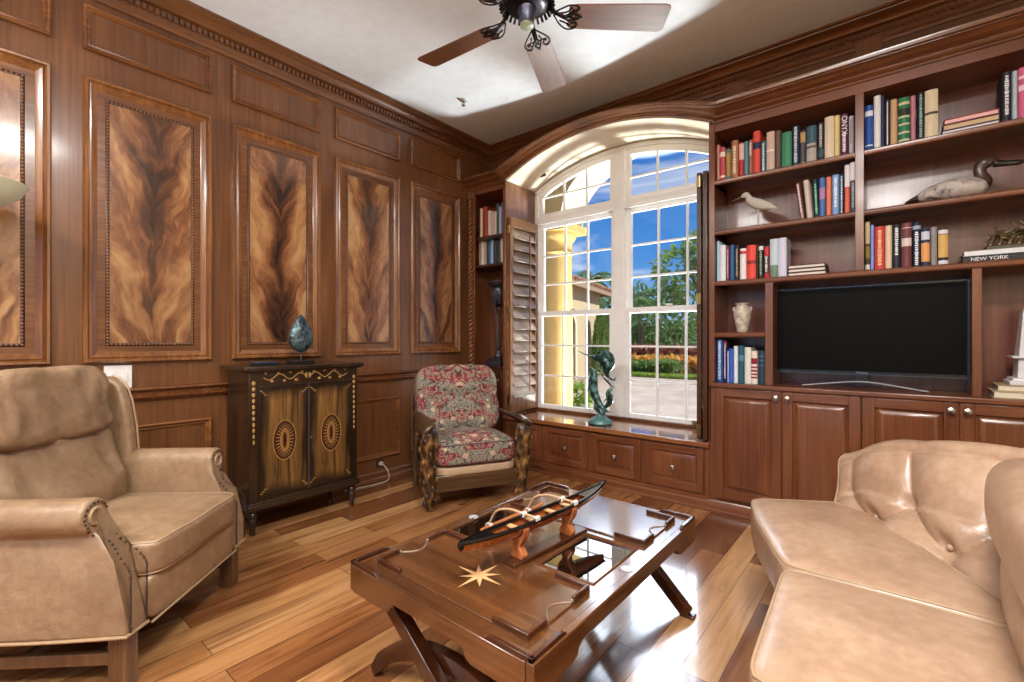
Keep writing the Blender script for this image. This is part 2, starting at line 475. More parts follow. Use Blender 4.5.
for (a, b) in ((.552, 1.407), (1.516, 2.348)):
    g0, g1 = a+.05, b-.04
    xs = [g0+(g1-g0)/3, g0+(g1-g0)*2/3]
    for nm, z0, z1, yy, zs in (('lower_sash', .498, 1.48, WY-.014, (.83, 1.135)), ('upper_sash', 1.43, 2.385, WY+.022, (1.757, 2.043))):
        m = MB(); ya, yb = yy-.018, yy+.018
        m.box(a, g0, ya, yb, z0, z1); m.box(g1, b, ya, yb, z0, z1)
        if nm == 'lower_sash': m.box(g0, g1, ya, yb, z0, z0+.04); m.box(g0, g1, ya, yb, z1-.045, z1)
        else: m.box(g0, g1, ya, yb, z0, z0+.04); m.box(g0, g1, ya, yb, z1-.05, z1)
        sash = m.build(nm, wf, win, bevel=.003)
        m = MB()
        for x in xs: m.box(x-.008, x+.008, yy-.012, yy+.012, z0+.03, z1-.03)
        for z in zs: m.box(g0, g1, yy-.011, yy+.011, z-.008, z+.008)
        m.build('muntins', wf, sash)
        m = MB(); m.box(g0-.005, g1+.005, yy-.002, yy+.002, z0+.03, z1-.04); m.build('glass_pane', M['glass'], sash, smooth=0)
    # arched light above
    m = MB(); yy = WY
    arch_band(m, AR-.10, AR-.044, a, b, yy-.02, yy+.02, 16)
    for q0, q1 in ((a, g0), (g1, b)): m.prism([(q0, 2.445), (q1, 2.445), (q1, arch_z(q1, AR-.05)), (q0, arch_z(q0, AR-.05))], yy-.0185, yy+.0185, T_xz)
    m.box(g0, g1, yy-.02, yy+.02, 2.445, 2.478)
    sash = m.build('arched_light', wf, win, smooth=30)
    m = MB()
    for x in xs: m.box(x-.008, x+.008, yy-.012, yy+.012, 2.47, arch_z(x, AR-.07))
    xa, xb = g0, g1
    m.box(xa, xb, yy-.011, yy+.011, 2.64, 2.656); m.build('muntins', wf, sash)
    m = MB(); pts = [(x0, arch_z(x0, AR-.08)) for x0 in [g0+(g1-g0)*i/14 for i in range(15)]]
    m.prism([(g0, 2.46)] + [(g1, 2.46)] + pts[::-1], yy-.002, yy+.002, T_xz); m.build('glass_pane', M['glass'], sash, smooth=0)
m = MB(); m.cbox((.98, WY-.04, 1.49), .05, .02, .018); m.cbox((1.93, WY-.04, 1.49), .05, .02, .018); m.build('sash_lock', M['white_plastic'], win, bevel=.003)
m = MB(); m.cbox((2.14, WY-.045, .525), .035, .022, .03); m.build('latch', M['brass'], win, bevel=.003)
# ------------------------------------------------------- built-in furniture
def raised_door(parent, name, x0, x1, z0, z1, y0=-.0, knob=None, th=.02, st=.055, mk='book'):
    """frame-and-panel door facing the room; returns the door mesh with its knob as a sub-part"""
    T = TB(y0)
    m = MB()
    m.box(x0, x0+st, y0-th, y0, z0, z1, 0); m.box(x1-st, x1, y0-th, y0, z0, z1, 0)
    m.box(x0+st, x1-st, y0-th, y0, z0, z0+st*1.15, 1); m.box(x0+st, x1-st, y0-th, y0, z1-st, z1, 1)
    o = m.build(name, [M[mk+'_z'], M[mk+'_x']], parent, bevel=.0025, world=True)
    m = MB(); a, b, c, d = x0+st, x1-st, z0+st*1.15, z1-st
    m.ring(a, b, c, d, [(0, th), (.004, .006), (.010, .005), (.014, .008), (.036, th-.003), (.040, th-.003)], T)
    m.field(a+.04, b-.04, c+.04, d-.04, th-.003, T)
    pn = m.build('raised_panel', M[mk+'_z'], o, smooth=25)
    if knob:
        m = MB(); m.lathe([(.005, 0), (.011, .001), (.007, .006), (.006, .012), (.0145, .017), (.0185, .024), (.017, .031), (.008, .035), (.0, .0355)], 16)
        k = m.build('knob', M['nickel'] if mk == 'book' else M['brass'], o)
        k.matrix_basis = tr(knob[0], y0-th, knob[1]) @ rot('X', R(90))
    return o

# corner bookcase between the panelled wall and the window
bc = thing('corner_bookcase', 'tall narrow dark wood corner bookcase between panelled wall and window shutter', 'bookcase')
m = MB()
m.box(0.004, .10, 0, .02, .09, 2.70); m.box(.477, .5, 0, .02, .09, 2.70)
m.box(.0, .5, 0, .02, 2.655, 2.70, 1)
m.box(0.004, .022, .02, .335, 0, 2.70); m.box(.482, .5, .02, .335, 0, 2.70);
m.box(.02, .485, .318, .336, 0, 2.70); m.box(.02, .485, .02, .33, 2.66, 2.70, 1)
m.build('carcass', [M['book_z'], M['book_x']], bc, bevel=.002)
m = MB(); m.box(.5005, .518, .0, .34, .476, 2.715); m.build('jamb_panel', wood('jamb_wood', '6A4428', '8E6244', 'A87C5C', 'z', rough=.22, coat=.7), bc, bevel=.002)
for z in (.93, 1.945, 2.225):
    m = MB(); m.box(.022, .482, .004, .32, z-.024, z); m.build('shelf', M['dark_x'], bc, bevel=.003)
m = MB(); m.box(0.004, .5, -.012, .02, 0, .09); m.build('plinth', M['dark_x'], bc, bevel=.004)
raised_door(bc, 'door', .105, .475, .10, .905, .0, (.44, .8), mk='dark')
m = MB()
pts = []; n = 260
for s in range(2):
    m.tube([(.052+.013*math.cos(2*PI*(i/16)+s*PI), -.010+.013*math.sin(2*PI*(i/16)+s*PI), .95+1.68*i/300) for i in range(301)], .0135, 8)
m.build('rope_column', M['moulding'], bc, smooth=180)
m = MB(); m.box(.012, .09, -.02, 0, .90, .955); m.build('column_block', M['pan_z'], bc, bevel=.003)
m = MB(); m.box(.012, .09, -.02, 0, 2.63, 2.70); m.build('column_block', M['pan_z'], bc, bevel=.003)

# window seat
ws = thing('window_bench', 'long low wooden window seat with drawers and glossy top under the window', 'bench')
m = MB(); m.box(.502, 2.388, 0, .44, .09, .437, 0); m.build('carcass', M['book_z'], ws)
m = MB(); m.box(.502, 2.39, -.035, .443, .438, .475); m.build('seat_top', wood('seat_top_wood', '5A3018', '8A5430', 'A8724A', 'x', rough=.12, coat=.8), ws, bevel=.008, seg=3)
T_f0 = lambda a, b, o: (a, -o, b)
m = MB(); m.sweep([(-.02, 0), (.03, 0), (.03, .012), (.018, .022), (.018, .058), (.01, .07), (.01, .082), (.0, .09), (-.02, .09)], [(.502, 0), (2.387, 0)], T_f0); m.build('plinth', M['book_x'], ws, smooth=30)
for c in (.73, 1.2, 1.67, 2.14):
    raised_door(ws, 'drawer', c-.215, c+.215, .108, .422, 0, (c, .262), th=.016, st=.05)

# base cabinets
for i, (x0, x1, ds, lab) in enumerate(((2.391, 3.243, ((2.434, 2.834), (2.842, 3.238)), 'two door wooden base cabinet beside the window seat, left of the others'),
        (3.246, 4.062, ((3.25, 3.652), (3.66, 4.058)), 'two door wooden base cabinet under the television behind the sofa arm'))):
    cb = thing('base_cabinet', lab, 'cabinet', group=None)
    m = MB(); m.box(x0, x1, 0, .335, .085, .865); m.build('carcass', M['book_z'], cb)
    m = MB(); m.sweep([(-.02, 0), (.028, 0), (.028, .012), (.016, .022), (.016, .06), (.006, .08), (-.02, .085)], [(x0-.005 if i == 0 else x0, 0), (x1, 0)], T_f0); m.build('plinth', M['book_x'], cb, smooth=30)
    raised_door(cb, 'door', ds[0][0], ds[0][1], .105, .862, 0, (ds[0][1]-.028, .822))
    raised_door(cb, 'door', ds[1][0], ds[1][1], .105, .862, 0, (ds[1][0]+.028, .822))
m = MB(); m.box(2.392, XR-.01, -.03, .335, .867, .897)
tag(m.build('countertop', M['book_x'], bevel=.007, seg=3), 'long wooden countertop along the bookcase under the television', 'countertop')

# upper bookcase
ub = thing('bookcase', 'big built-in wooden bookcase holding the television and books', 'bookcase')
m = MB()
m.box(2.39, 2.425, -.004, .335, .898, 2.70); m.box(2.385, 2.40, .0, .34, .475, 2.72)
m.build('side_panel', M['book_z'], ub, bevel=.002)
for x0, x1, z0, z1 in ((3.214, 3.256, 1.602, 2.641), (2.739, 2.785, .898, 1.57), (3.706, 3.743, .898, 1.57), (4.05, 4.09, .898, 2.641), (4.70, 4.745, .898, 2.641)):
    m = MB(); m.box(x0, x1, 0, .318, z0, z1); m.build('upright', M['book_z'], ub, bevel=.002)
m = MB(); m.box(2.425, XR-.008, 0, .32, 2.641, 2.70); m.build('top_rail', M['book_x'], ub, bevel=.002)
m = MB(); m.box(2.402, XR-.008, .318, .336, .898, 2.70); m.build('back_panel', wood('bookcase_back', '4E281C', '6A3A2A', '84503E', 'z', rough=.28, broad=3), ub)
SH = [(0, 0), (.004, .0), (.01, .006), (.012, .016), (.012, .024), (.004, .032), (0, .034), (-.31, .034), (-.31, 0)]
for x0, x1, z in ((2.425, 3.214, 2.302), (2.425, 3.214, 1.953), (2.425, XR-.05, 1.602), (3.256, 4.05, 2.303), (3.256, 4.05, 1.953), (2.425, 2.739, 1.245), (4.09, 4.7, 2.303), (4.09, 4.7, 1.953)):
    m = MB(); m.sweep([(o, h-.034) for o, h in SH], [(x0, z), (x1, z)], lambda a, b, o: (a, -o, b)); m.build('shelf', M['book_x'], ub, smooth=30)

# ------------------------------------------------------------------ shutters
def shutter(parent, w, h, M4, nl=16, mt=None, ang=27, rod=.62):
    """one louvred panel in local x (width), z (height), y thickness"""
    wd = mt or M['dark_z']
    m = MB(); st = .042
    m.box(0, st, 0, .03, 0, h); m.box(w-st, w, 0, .03, 0, h); m.box(st, w-st, 0, .03, 0, .13); m.box(st, w-st, 0, .03, h-.09, h)
    p = m.build('shutter_panel', wd, parent, bevel=.002); p.matrix_local = M4
    m = MB(); z0, z1 = .13, h-.09; pz = (z1-z0)/nl
    for i in range(nl):
        c = (w/2, .015, z0+pz*(i+.5))
        m.cbox((0, 0, 0), w-2*st-.004, .009, pz*1.08, M=tr(*c) @ rot('X', R(-ang)))
    l = m.build('louvres', M['louvre'], p, bevel=.002)
    m = MB(); m.cbox((w*rod, -.026, (z0+z1)/2), .011, .012, (z1-z0)*.94); m.build('tilt_rod', wd, p)
    return p
M['louvre'] = wood('louvre_wood', '6E5E4E', '98887A', 'B8AA9A', 'x', rough=.22, coat=.6)
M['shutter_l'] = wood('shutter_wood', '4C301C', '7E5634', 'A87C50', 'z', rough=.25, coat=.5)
# the left shutter folded flat against its jamb (faces +x)
s1 = thing('window_shutter', 'tall louvred wooden shutter folded against left jamb of window', 'shutter', (.53, .0, .50))
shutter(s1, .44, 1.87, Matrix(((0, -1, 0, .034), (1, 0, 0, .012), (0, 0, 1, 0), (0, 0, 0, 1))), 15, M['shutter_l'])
m = MB()
for z in (.12, .98, 1.75):
    m.cbox((.018, -.002, z), .03, .01, .07); m.tube([(.035, -.004, z-.036), (.035, -.004, z+.036)], .006, 8)
m.build('hinge', M['brass'], s1)
s2 = thing('window_shutter', 'dark folded louvred shutter seen edge-on at right side of window', 'shutter', (2.376, .0, .485))
for k, dx in ((0, -.028), (1, -.074)):
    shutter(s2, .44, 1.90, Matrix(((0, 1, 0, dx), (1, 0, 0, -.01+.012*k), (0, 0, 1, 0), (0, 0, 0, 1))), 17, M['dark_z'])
m = MB()
for z in (.07, 1.0, 1.83):
    m.cbox((-.055, -.012, z), .03, .008, .075); m.tube([(-.05, -.018, z-.04), (-.05, -.018, z+.04)], .006, 8)
m.build('hinge', M['brass'], s2)
# --------------------------------------------------------------- soft shapes
def cushion(m, half, c=(0, 0, 0), e=7.0, crown=(0, 0), n=9, quad=None, mat=0, M=None, fn=None):
    """rounded, crowned cushion; quad = four (x, y) corners instead of the box footprint"""
    hx, hy, hz = half
    seen = {}; vs = []; fs = []
    def at(x, y, z):
        g = (abs(x)**e+abs(y)**e+abs(z)**e)**(1/e)
        x, y, z = x/g, y/g, z/g
        cr = crown[1] if z > 0 else crown[0]
        dz = cr*(1-x*x)*(1-y*y)*(abs(z)**2)*(1 if z > 0 else -1)
        if quad:
            a, b, cc, d = [V(q) for q in quad]; u, w = (x+1)/2, (y+1)/2
            q = a*(1-u)*(1-w)+b*u*(1-w)+cc*u*w+d*(1-u)*w
            P = V((q.x, q.y, c[2]+z*hz+dz))
        else: P = V((c[0]+x*hx, c[1]+y*hy, c[2]+z*hz+dz))
        return fn(P) if fn else P
    def vert(p):
        k = tuple(round(q, 5) for q in p)
        if k not in seen: seen[k] = len(vs); vs.append(at(*p))
        return seen[k]
    def sp(i):   # denser near the edges
        t = 2*i/n-1; return math.copysign(abs(t)**.75, t)
    for ax in range(3):
        for sgn in (-1, 1):
            for i in range(n):
                for j in range(n):
                    q = []
                    for a, b in ((i, j), (i+1, j), (i+1, j+1), (i, j+1)):
                        p = [0, 0, 0]; p[ax] = sgn; p[(ax+1) % 3] = sp(a); p[(ax+2) % 3] = sp(b); q.append(vert(p))
                    fs.append(tuple(q if sgn > 0 else q[::-1]))
    m.add(vs, fs, mat, M)
    return at
def rim(at, z, n=14, sides='all'):
    """the seam line of a cushion, taken from its own surface"""
    f = [math.copysign(abs(2*i/n-1)**.7, 2*i/n-1) for i in range(n+1)]
    pts = [at(1, t, z) for t in f] + [at(-t, 1, z) for t in f[1:]] + [at(-1, -t, z) for t in f[1:]] + [at(t, -1, z) for t in f[1:]]
    return pts

# ------------------------------------------------------------ leather recliner
rc = thing('wing_chair_recliner', 'tan leather wing recliner with rolled arms and nail trim at far left', 'armchair', (1.14, -2.753, 0), R(-46.8))
LE = M['leather']
def wrinkle(s, k):
    return lambda P: P + V((0, 0, 0)) + V((noise.noise(P*k), noise.noise(P*k+V((5, 0, 0))), noise.noise(P*k+V((0, 9, 0)))))*s
for sx in (1, -1):
    m = MB()
    sec = [(.285, .20), (.385, .20), (.392, .3), (.388, .46), (.380, .53)]
    for k in range(13):
        a = R(-75+k*255/12); sec.append((.362+.06*math.cos(a), .604+.06*math.sin(a)))
    sec += [(.296, .55), (.286, .48)]
    def yf(z): 
        t = min(1, max(0, (z-.40)/.17)); t = t*t*(3-2*t); return .02-.12*t
    rows = []
    for k in range(9):
        f = k/8
        for x, z in sec:
            y = -.66+(yf(z)+.66)*f
            fl = 1+.02*math.sin(f*PI)
            rows.append((sx*x*fl, y, z))
    n = len(sec); fs = [tuple(range(n))[::-1], tuple(range(8*n, 9*n))]
    for k in range(8):
        for i in range(n): fs.append((k*n+i, k*n+(i+1) % n, (k+1)*n+(i+1) % n, (k+1)*n+i))
    m.add(rows, fs)
    arm = m.build('arm', LE, rc, bevel=.012, seg=3, smooth=50)
    for inset in (0, 1):
        m = MB(); line = []
        x = .376 if inset == 0 else .300
        for k in range(28): line.append((x, .215+k*.0085))
        if inset == 0:
            line += [(.372, .46), (.366, .475), (.358, .488), (.352, .50), (.352, .512), (.36, .522), (.372, .532), (.384, .545), (.394, .56)]
        else:
            line += [(.300, .46), (.304, .475), (.308, .49), (.310, .505), (.310, .52), (.311, .535), (.312, .55)]
        for k in range(11):
            a = R(-40+k*20) if inset == 0 else R(190-k*9); r = .046
            if inset == 0: line.append((.362+r*math.cos(a), .604+r*math.sin(a)))
        for x2, z in line: m.ball((sx*x2, yf(z)+.004, z), .0042, n=6)
        m.build('nail_trim', M['nail'], arm, smooth=180)
    m = MB(); m.tube([(sx*(.362+.026*math.cos(a/20*2*PI)), yf(.604)+.003, .604+.026*math.sin(a/20*2*PI)) for a in range(21)], .006, 6)
    m.build('scroll_piping', M['piping'], arm)
    m = MB(); m.tube([(sx*.39, -.66+.68*k/10, .205-.008*math.sin(k/10*PI)) for k in range(11)]+[(sx*.29, .022, .2)], .006, 6); m.build('piping', M['piping'], arm)
    # wing
    m = MB()
    out = [(-.70, .56), (-.49, .56), (-.475, .66), (-.485, .78), (-.505, .90), (-.53, .975), (-.565, 1.01), (-.60, 1.02), (-.70, 1.0)]
    m.prism(out, sx*.315, sx*.372, lambda u, w, a: (a, u, w)); m.build('wing', LE, rc, bevel=.018, seg=4, smooth=60)
    m = MB(); m.tube([(sx*.374, u-.002, w) for u, w in out[1:-1]], .005, 6); m.build('wing_piping', M['piping'], rc)
m = MB(); A_ = cushion(m, (.287, .31, .066), (0, -.255, .413), 9, (0, .035), 12, fn=wrinkle(.006, 6)); seat = m.build('seat_cushion', LE, rc, smooth=180)
m = MB()
for z in (.9, -.9): m.tube(rim(A_, z), .0045, 6)
m.build('piping', M['piping'], seat)
m = MB(); cushion(m, (.283, .05, .085), (0, -.02, .272), 9, (0, 0), 8, fn=wrinkle(.006, 8)); m.build('footrest_panel', LE, rc, smooth=180)
m = MB(); m.tube([(-.282, .030, .192), (.282, .030, .192)], .0045, 6); m.build('front_piping', M['piping'], rc)
def backmap(tilt, c): return tr(*c) @ rot('X', tilt)
def ridges(P):
    x = P.x
    d = 0
    for s, w in ((-.1, 1), (.1, 1), (0.02, .3)):
        d += w*.012*math.exp(-((x-s-.12*(P.z-.62))/.014)**2)
    return P + V((0, d-.02*0, 0)) + V((noise.noise(P*7), noise.noise(P*7+V((3, 1, 0))), 0))*.008
m = MB(); cushion(m, (.29, .085, .21), (0, 0, 0), 6, (0, 0), 14, M=backmap(R(16), (0, -.57, .635)), fn=lambda P: P + V((0, .05*math.exp(-((P.z+.1)/.12)**2)*(1-(P.x/.29)**2)+.010*math.cos(P.x*52)*max(0, 1-abs(P.z)/.22), 0)) + V((0, noise.noise(P*9)*.014, 0)))
m.build('back_cushion', LE, rc, smooth=180)
m = MB(); cushion(m, (.275, .10, .155), (0, 0, 0), 5.5, (0, 0), 16, M=backmap(R(10), (0, -.605, .925)), fn=lambda P: P + V((0, .016*noise.noise(V((P.x*11, P.z*9, 1)))+.014*noise.noise(V((P.x*34, P.z*11, 4)))-.018*math.exp(-(P.x/.012)**2), 0)))
m.build('headrest_pillow', LE, rc, smooth=180)
m = MB(); m.box(-.34, .34, -.75, -.66, .2, .95); m.build('back_shell', LE, rc, bevel=.02, seg=3)
for x in (-.335, .335):
    for y in (-.03, -.68):
        m = MB(); m.cbox((x, y, .105), .058, .058, .21)
        for dx in (-.014, 0, .014): m.cbox((x+dx, y+.029, .1), .006, .004, .19); m.cbox((x+(.029 if x > 0 else -.029), y+dx, .1), .004, .006, .19)
        m.build('leg', M['leg_wood'], rc, bevel=.004)
    m = MB(); m.box(x-.012, x+.012, -.66, -.05, .085, .125); m.build('stretcher', M['leg_wood'], rc, bevel=.003)
m = MB(); m.box(-.32, .32, -.375, -.345, .09, .12); m.build('stretcher', M['leg_wood'], rc, bevel=.003)
m = MB(); m.box(-.27, .27, -.62, -.06, .155, .2); m.build('mechanism', M['black'], rc)

# ---------------------------------------------------------- floral armchair
def floral():
    t = NT('floral_tapestry')
    c = t.node('ShaderNodeTexCoord'); sp = t.node('ShaderNodeSeparateXYZ'); t.link(c.outputs['Object'], sp.inputs[0])
    cb = t.node('ShaderNodeCombineXYZ'); t.link(t.math('ABSOLUTE', sp.outputs[0]), cb.inputs[0]); t.link(sp.outputs[1], cb.inputs[1]); t.link(sp.outputs[2], cb.inputs[2])
    dn = t.node('ShaderNodeTexNoise'); dn.inputs['Scale'].default_value = 9; t.link(cb.outputs[0], dn.inputs['Vector'])
    ad = t.node('ShaderNodeVectorMath', operation='MULTIPLY_ADD'); t.link(dn.outputs['Color'], ad.inputs[0]); ad.inputs[1].default_value = (.09, .09, .09); t.link(cb.outputs[0], ad.inputs[2])
    vec = ad.outputs[0]
    n1 = t.noise(vec, 6.5, 2, .5, .8)
    n2 = t.noise(vec, 20, 3, .6, 2.4)
    v1 = t.node('ShaderNodeTexVoronoi'); v1.inputs['Scale'].default_value = 11; t.link(vec, v1.inputs['Vector'])
    base = t.ramp(n1, [(.36, '6E6A60'), (.46, '8A8274'), (.505, '6E1C26'), (.58, '98242F'), (.64, '7A7264')])
    leaf = t.ramp(n2, [(.40, '3C3A36'), (.47, '7A7468'), (.56, 'A89E88'), (.66, '544E46')])
    c1 = t.mix(t.math('MULTIPLY', t.math('GREATER_THAN', n2, .53), .8), base, leaf)
    c1 = t.mix(t.math('MULTIPLY', t.math('LESS_THAN', n2, .43), .85), c1, '38302E')
    c1 = t.mix(t.math('LESS_THAN', v1.outputs['Distance'], .20), c1, 'C4AE8E')
    c1 = t.mix(t.math('LESS_THAN', v1.outputs['Distance'], .085), c1, 'A84E46')
    t.color(c1); t.set(Roughness=.85)
    t.bump(t.noise(t.coord(), 220, 2), .25, .003)
    return t.mat
M['floral'] = floral()
def carved():
    t = NT('carved_dark_wood')
    vec = t.coord((1, 1, .55))
    vo = t.node('ShaderNodeTexVoronoi'); vo.inputs['Scale'].default_value = 26; t.link(vec, vo.inputs['Vector'])
    n = t.noise(vec, 16, 3)
    t.color(t.ramp(t.math('ADD', t.math('MULTIPLY', vo.outputs['Distance'], .6), t.math('MULTIPLY', n, .5)), [(.3, '1C100A'), (.5, '3A2414'), (.66, '6E4C28'), (.85, 'A07A44')]))
    t.bump(vo.outputs['Distance'], .8, .012); t.set(Roughness=.35); return t.mat
M['carved'] = carved()
M['chair_wood'] = wood('chair_wood', '281A10', '49331F', '6E5232', 'x', rough=.3)
ac = thing('carved_armchair', 'carved dark wood armchair with red floral tapestry cushions before the corner bookcase', 'armchair', (1.05, -.95, 0), R(-117.6))
for sx in (1, -1):
    m = MB()
    ps = [(sx*.345, -.005, 0), (sx*.347, 0, .02), (sx*.35, 0, .12), (sx*.355, 0, .28), (sx*.362, 0, .42), (sx*.365, 0, .53), (sx*.365, 0, .565)]
    m.tube(ps, [.032, .036, .042, .054, .064, .068, .062], 12, squash=1.0)
    for k in range(26):       # carved leaves up the post
        z = .05+.48*k/26; a = k*2.4; r = .036+.032*z/.55
        m.ball((sx*(.345+.02*z/.55)+r*math.cos(a), r*math.sin(a), z), .015, .015, .026, 6)
    m.build('leg', M['carved'], ac, smooth=180)
    m = MB(); m.tube([(sx*.33, -.60, 0), (sx*.33, -.585, .25), (sx*.325, -.57, .5)], [.024, .03, .028], 8); m.build('leg', M['chair_wood'], ac, smooth=60)
    m = MB()
    pth = spline([(sx*.365, .075, .583), (sx*.368, .0, .588), (sx*.362, -.16, .59), (sx*.352, -.34, .60), (sx*.335, -.58, .62)], 5)
    m.tube(pth, lerps([.045, .078, .06, .042, .03], 5), 12, squash=.36, up=(0, 1, .001))
    m.build('armrest', M['chair_wood'], ac, smooth=180)
m = MB(); m.box(-.33, .33, -.02, .02, .12, .235); m.build('front_rail', M['chair_wood'], ac, bevel=.006)
for sx in (1, -1):
    m = MB(); m.box(sx*.325-.015, sx*.325+.015, -.58, 0, .13, .225); m.build('side_rail', M['chair_wood'], ac, bevel=.004)
m = MB(); m.box(-.33, .33, -.60, -.57, .14, .22); m.box(-.3, .3, -.645, -.615, .3, .9); m.build('back_frame', M['chair_wood'], ac, bevel=.006)
m = MB(); cushion(m, (.315, .30, .035), (0, -.275, .258), 8, (0, 0), 6); m.build('seat_deck', plain('ticking', 'B49A7C', .85), ac, smooth=180)
m = MB(); A_ = cushion(m, (.312, .30, .082), (0, -.255, .375), 7, (0, .045), 12); sc_ = m.build('seat_cushion', M['floral'], ac, smooth=180)
m = MB()
for z in (.88, -.88): m.tube(rim(A_, z), .0045, 6)
m.build('piping', plain('dark_red_piping', '5A2A2A', .8), sc_)
def tuft(P):
    d = 0
    d -= .035*math.exp(-(P.z/.022)**2)
    for x in (-.2, -.07, .07, .2): d -= .012*math.exp(-((P.x-x)/.02)**2)*math.exp(-(P.z/.09)**2)
    if P.z > .2: d -= .010*abs(math.sin(P.x*24))
    return P + V((0, d if P.y > 0 else 0, -.008*abs(math.sin(P.x*24)) if P.z > .22 else 0))
m = MB(); cushion(m, (.345, .105, .285), (0, 0, 0), 5, (0, 0), 20, M=backmap(R(17), (0, -.53, .705)), fn=tuft); m.build('back_cushion', M['floral'], ac, smooth=180)

# ------------------------------------------------------ marquetry cabinet
def burnt(hh, hw, tone=('5E4222', '7C5A2E', '9C7444')):
    t = NT('marquetry_door')
    c = t.node('ShaderNodeTexCoord'); sp = t.node('ShaderNodeSeparateXYZ'); t.link(c.outputs['Object'], sp.inputs[0])
    f1 = t.noise(t.coord((40, 46, 2.2)), 1, 4, .6, .5)
    wv = t.noise(t.coord((3, 3, 3)), 1, 3)
    ey = t.math('DIVIDE', t.math('SUBTRACT', hw, t.math('ABSOLUTE', sp.outputs[1])), .05)
    ez = t.math('DIVIDE', t.math('SUBTRACT', hh, t.math('ABSOLUTE', sp.outputs[2])), .07)
    e = t.math('MINIMUM', ey, ez)
    e = t.math('ADD', e, t.math('MULTIPLY', t.math('SUBTRACT', wv, .5), 1.6))
    e = t.math('SUBTRACT', e, .3, clamp=True)
    t.color(t.mix(e, '1E130A', t.ramp(f1, [(.36, '33220F'), (.46, tone[0]), (.6, tone[1]), (.75, tone[2])])))
    t.set(Roughness=.3, Coat_Weight=.3); return t.mat
mc = thing('marquetry_cabinet', 'dark two door cabinet with inlaid ovals and garlands against panelled wall', 'cabinet', (.215, -1.885, 0))
DK = wood('cabinet_dark', '160D07', '2A1A0E', '4A3018', 'z', rough=.3, coat=.4)
GD = plain('inlay_gold', '9C7A40', .4); DR = plain('inlay_red', '3A1610', .35)
m = MB(); m.box(-.155, .18, -.365, .365, .175, 1.0)
m.box(-.16, .195, -.378, .378, .155, .185); m.box(-.158, .19, -.372, .372, .185, .2)
m.build('body', DK, mc, bevel=.003)
m = MB(); m.box(-.172, .215, -.40, .40, 1.005, 1.03); m.box(-.16, .2, -.385, .385, .995, 1.006); m.build('top', DK, mc, bevel=.004)
for x in (-.14, .155):
    for y in (-.335, .335):
        m = MB(); m.lathe([(.012, 0), (.018, .005), (.016, .03), (.022, .06), (.026, .09), (.02, .1), (.03, .11), (.03, .13), (.022, .14), (.03, .157)], 14, c=(x, y, 0)); m.build('leg', DK, mc, smooth=60)
dm = burnt(.345, .152)
for s in (-1, 1):
    yc = s*.157
    m = MB(); m.box(-.006, .006, -.152, .152, -.345, .345)
    d = m.build('door', dm, mc, bevel=.002, loc=(.186, yc, .565))
    # sunburst oval: dark ring with pale rays and a golden heart
    m = MB(); n = 28; zc = -.005; X = .0075
    def oval(ry, rz): return [(X, ry*math.cos(2*PI*i/n), zc+rz*math.sin(2*PI*i/n)) for i in range(n)]
    def ringo(a, b, x, mt):
        A, B = oval(*a), oval(*b)
        vs = [(x, p[1], p[2]) for p in A+B]
        m.add(vs, [(i, (i+1) % n, n+(i+1) % n, n+i) for i in range(n)], mt)
    ringo((.074, .128), (.069, .122), .0072, 0); ringo((.069, .122), (.030, .076), .0074, 1); ringo((.030, .076), (.026, .070), .0076, 0)
    A = oval(.026, .070); m.add([(.0074, 0, zc)]+[(.0074, p[1], p[2]) for p in A], [(0, i+1, (i+1) % n+1) for i in range(n)], 2)
    A = oval(.012, .050); m.add([(.0078, 0, zc)]+[(.0078, p[1], p[2]) for p in A], [(0, i+1, (i+1) % n+1) for i in range(n)], 1)
    for i in range(n):
        a = 2*PI*i/n; b = .05
        m.add([(.008, .058*math.cos(a-b*.3), zc+.109*math.sin(a-b*.3)), (.008, .058*math.cos(a+b*.3), zc+.109*math.sin(a+b*.3)), (.008, .034*math.cos(a+b), zc+.081*math.sin(a+b)), (.008, .034*math.cos(a-b), zc+.081*math.sin(a-b))], [(0, 1, 2, 3)], 0)
    m.build('oval_inlay', [GD, DR, col('8A6430', .4)], d, smooth=0)
    for cy in (-1, 1):
        for cz in (-1, 1):
            m = MB()
            for a in range(3):
                m.cbox((.0068, cy*(.118+.012*a), cz*(.315-.012*(2-a))), .0015, .016, .005, M=None)
            m.build('corner_inlay', GD, d)
m = MB(); m.box(.192, .1955, -.006, .006, .22, .91); m.build('centre_strip', M['iron'], mc)
m = MB(); m.lathe([(.004, 0), (.006, .008), (.009, .014), (.006, .018), (0, .019)], 10); k = m.build('key_knob', M['iron'], mc); k.matrix_basis = tr(.195, .012, .55) @ rot('Y', R(90))
m = MB()
for s in (-1, 1):      # scrolling garland under the top, bellflower drops down the stiles
    pts = [(.1815, s*(.02+.26*k/40), .962+.018*math.sin(k/40*4*PI)) for k in range(41)]
    m.tube(pts, .0035, 5)
    for k in range(7): m.ball((.1815, s*(.04+.038*k), .962+.026*math.cos(k*PI)), .002, .013, .008, 6)
    m.ball((.1815, s*.012, .962), .002, .01, .02, 6)
    for k in range(11):
        w = .013-.0006*k
        m.ball((.1815, s*.338, .93-.036*k), .002, w, .014, 6)
m.build('garland_inlay', plain('inlay_pale', 'B08C50', .4), mc, smooth=180)
lf = thing('leaf_sculpture', 'teal metal leaf sculpture on a black block atop the inlaid cabinet', 'sculpture', (.24, -1.856, 1.03))
m = MB(); m.box(-.05, .05, -.075, .075, 0, .022); m.build('base', M['black'], lf, bevel=.002)
m = MB(); m.tube([(0, 0, .02), (0, .0, .08)], .005, 8); m.build('stem', M['iron'], lf)
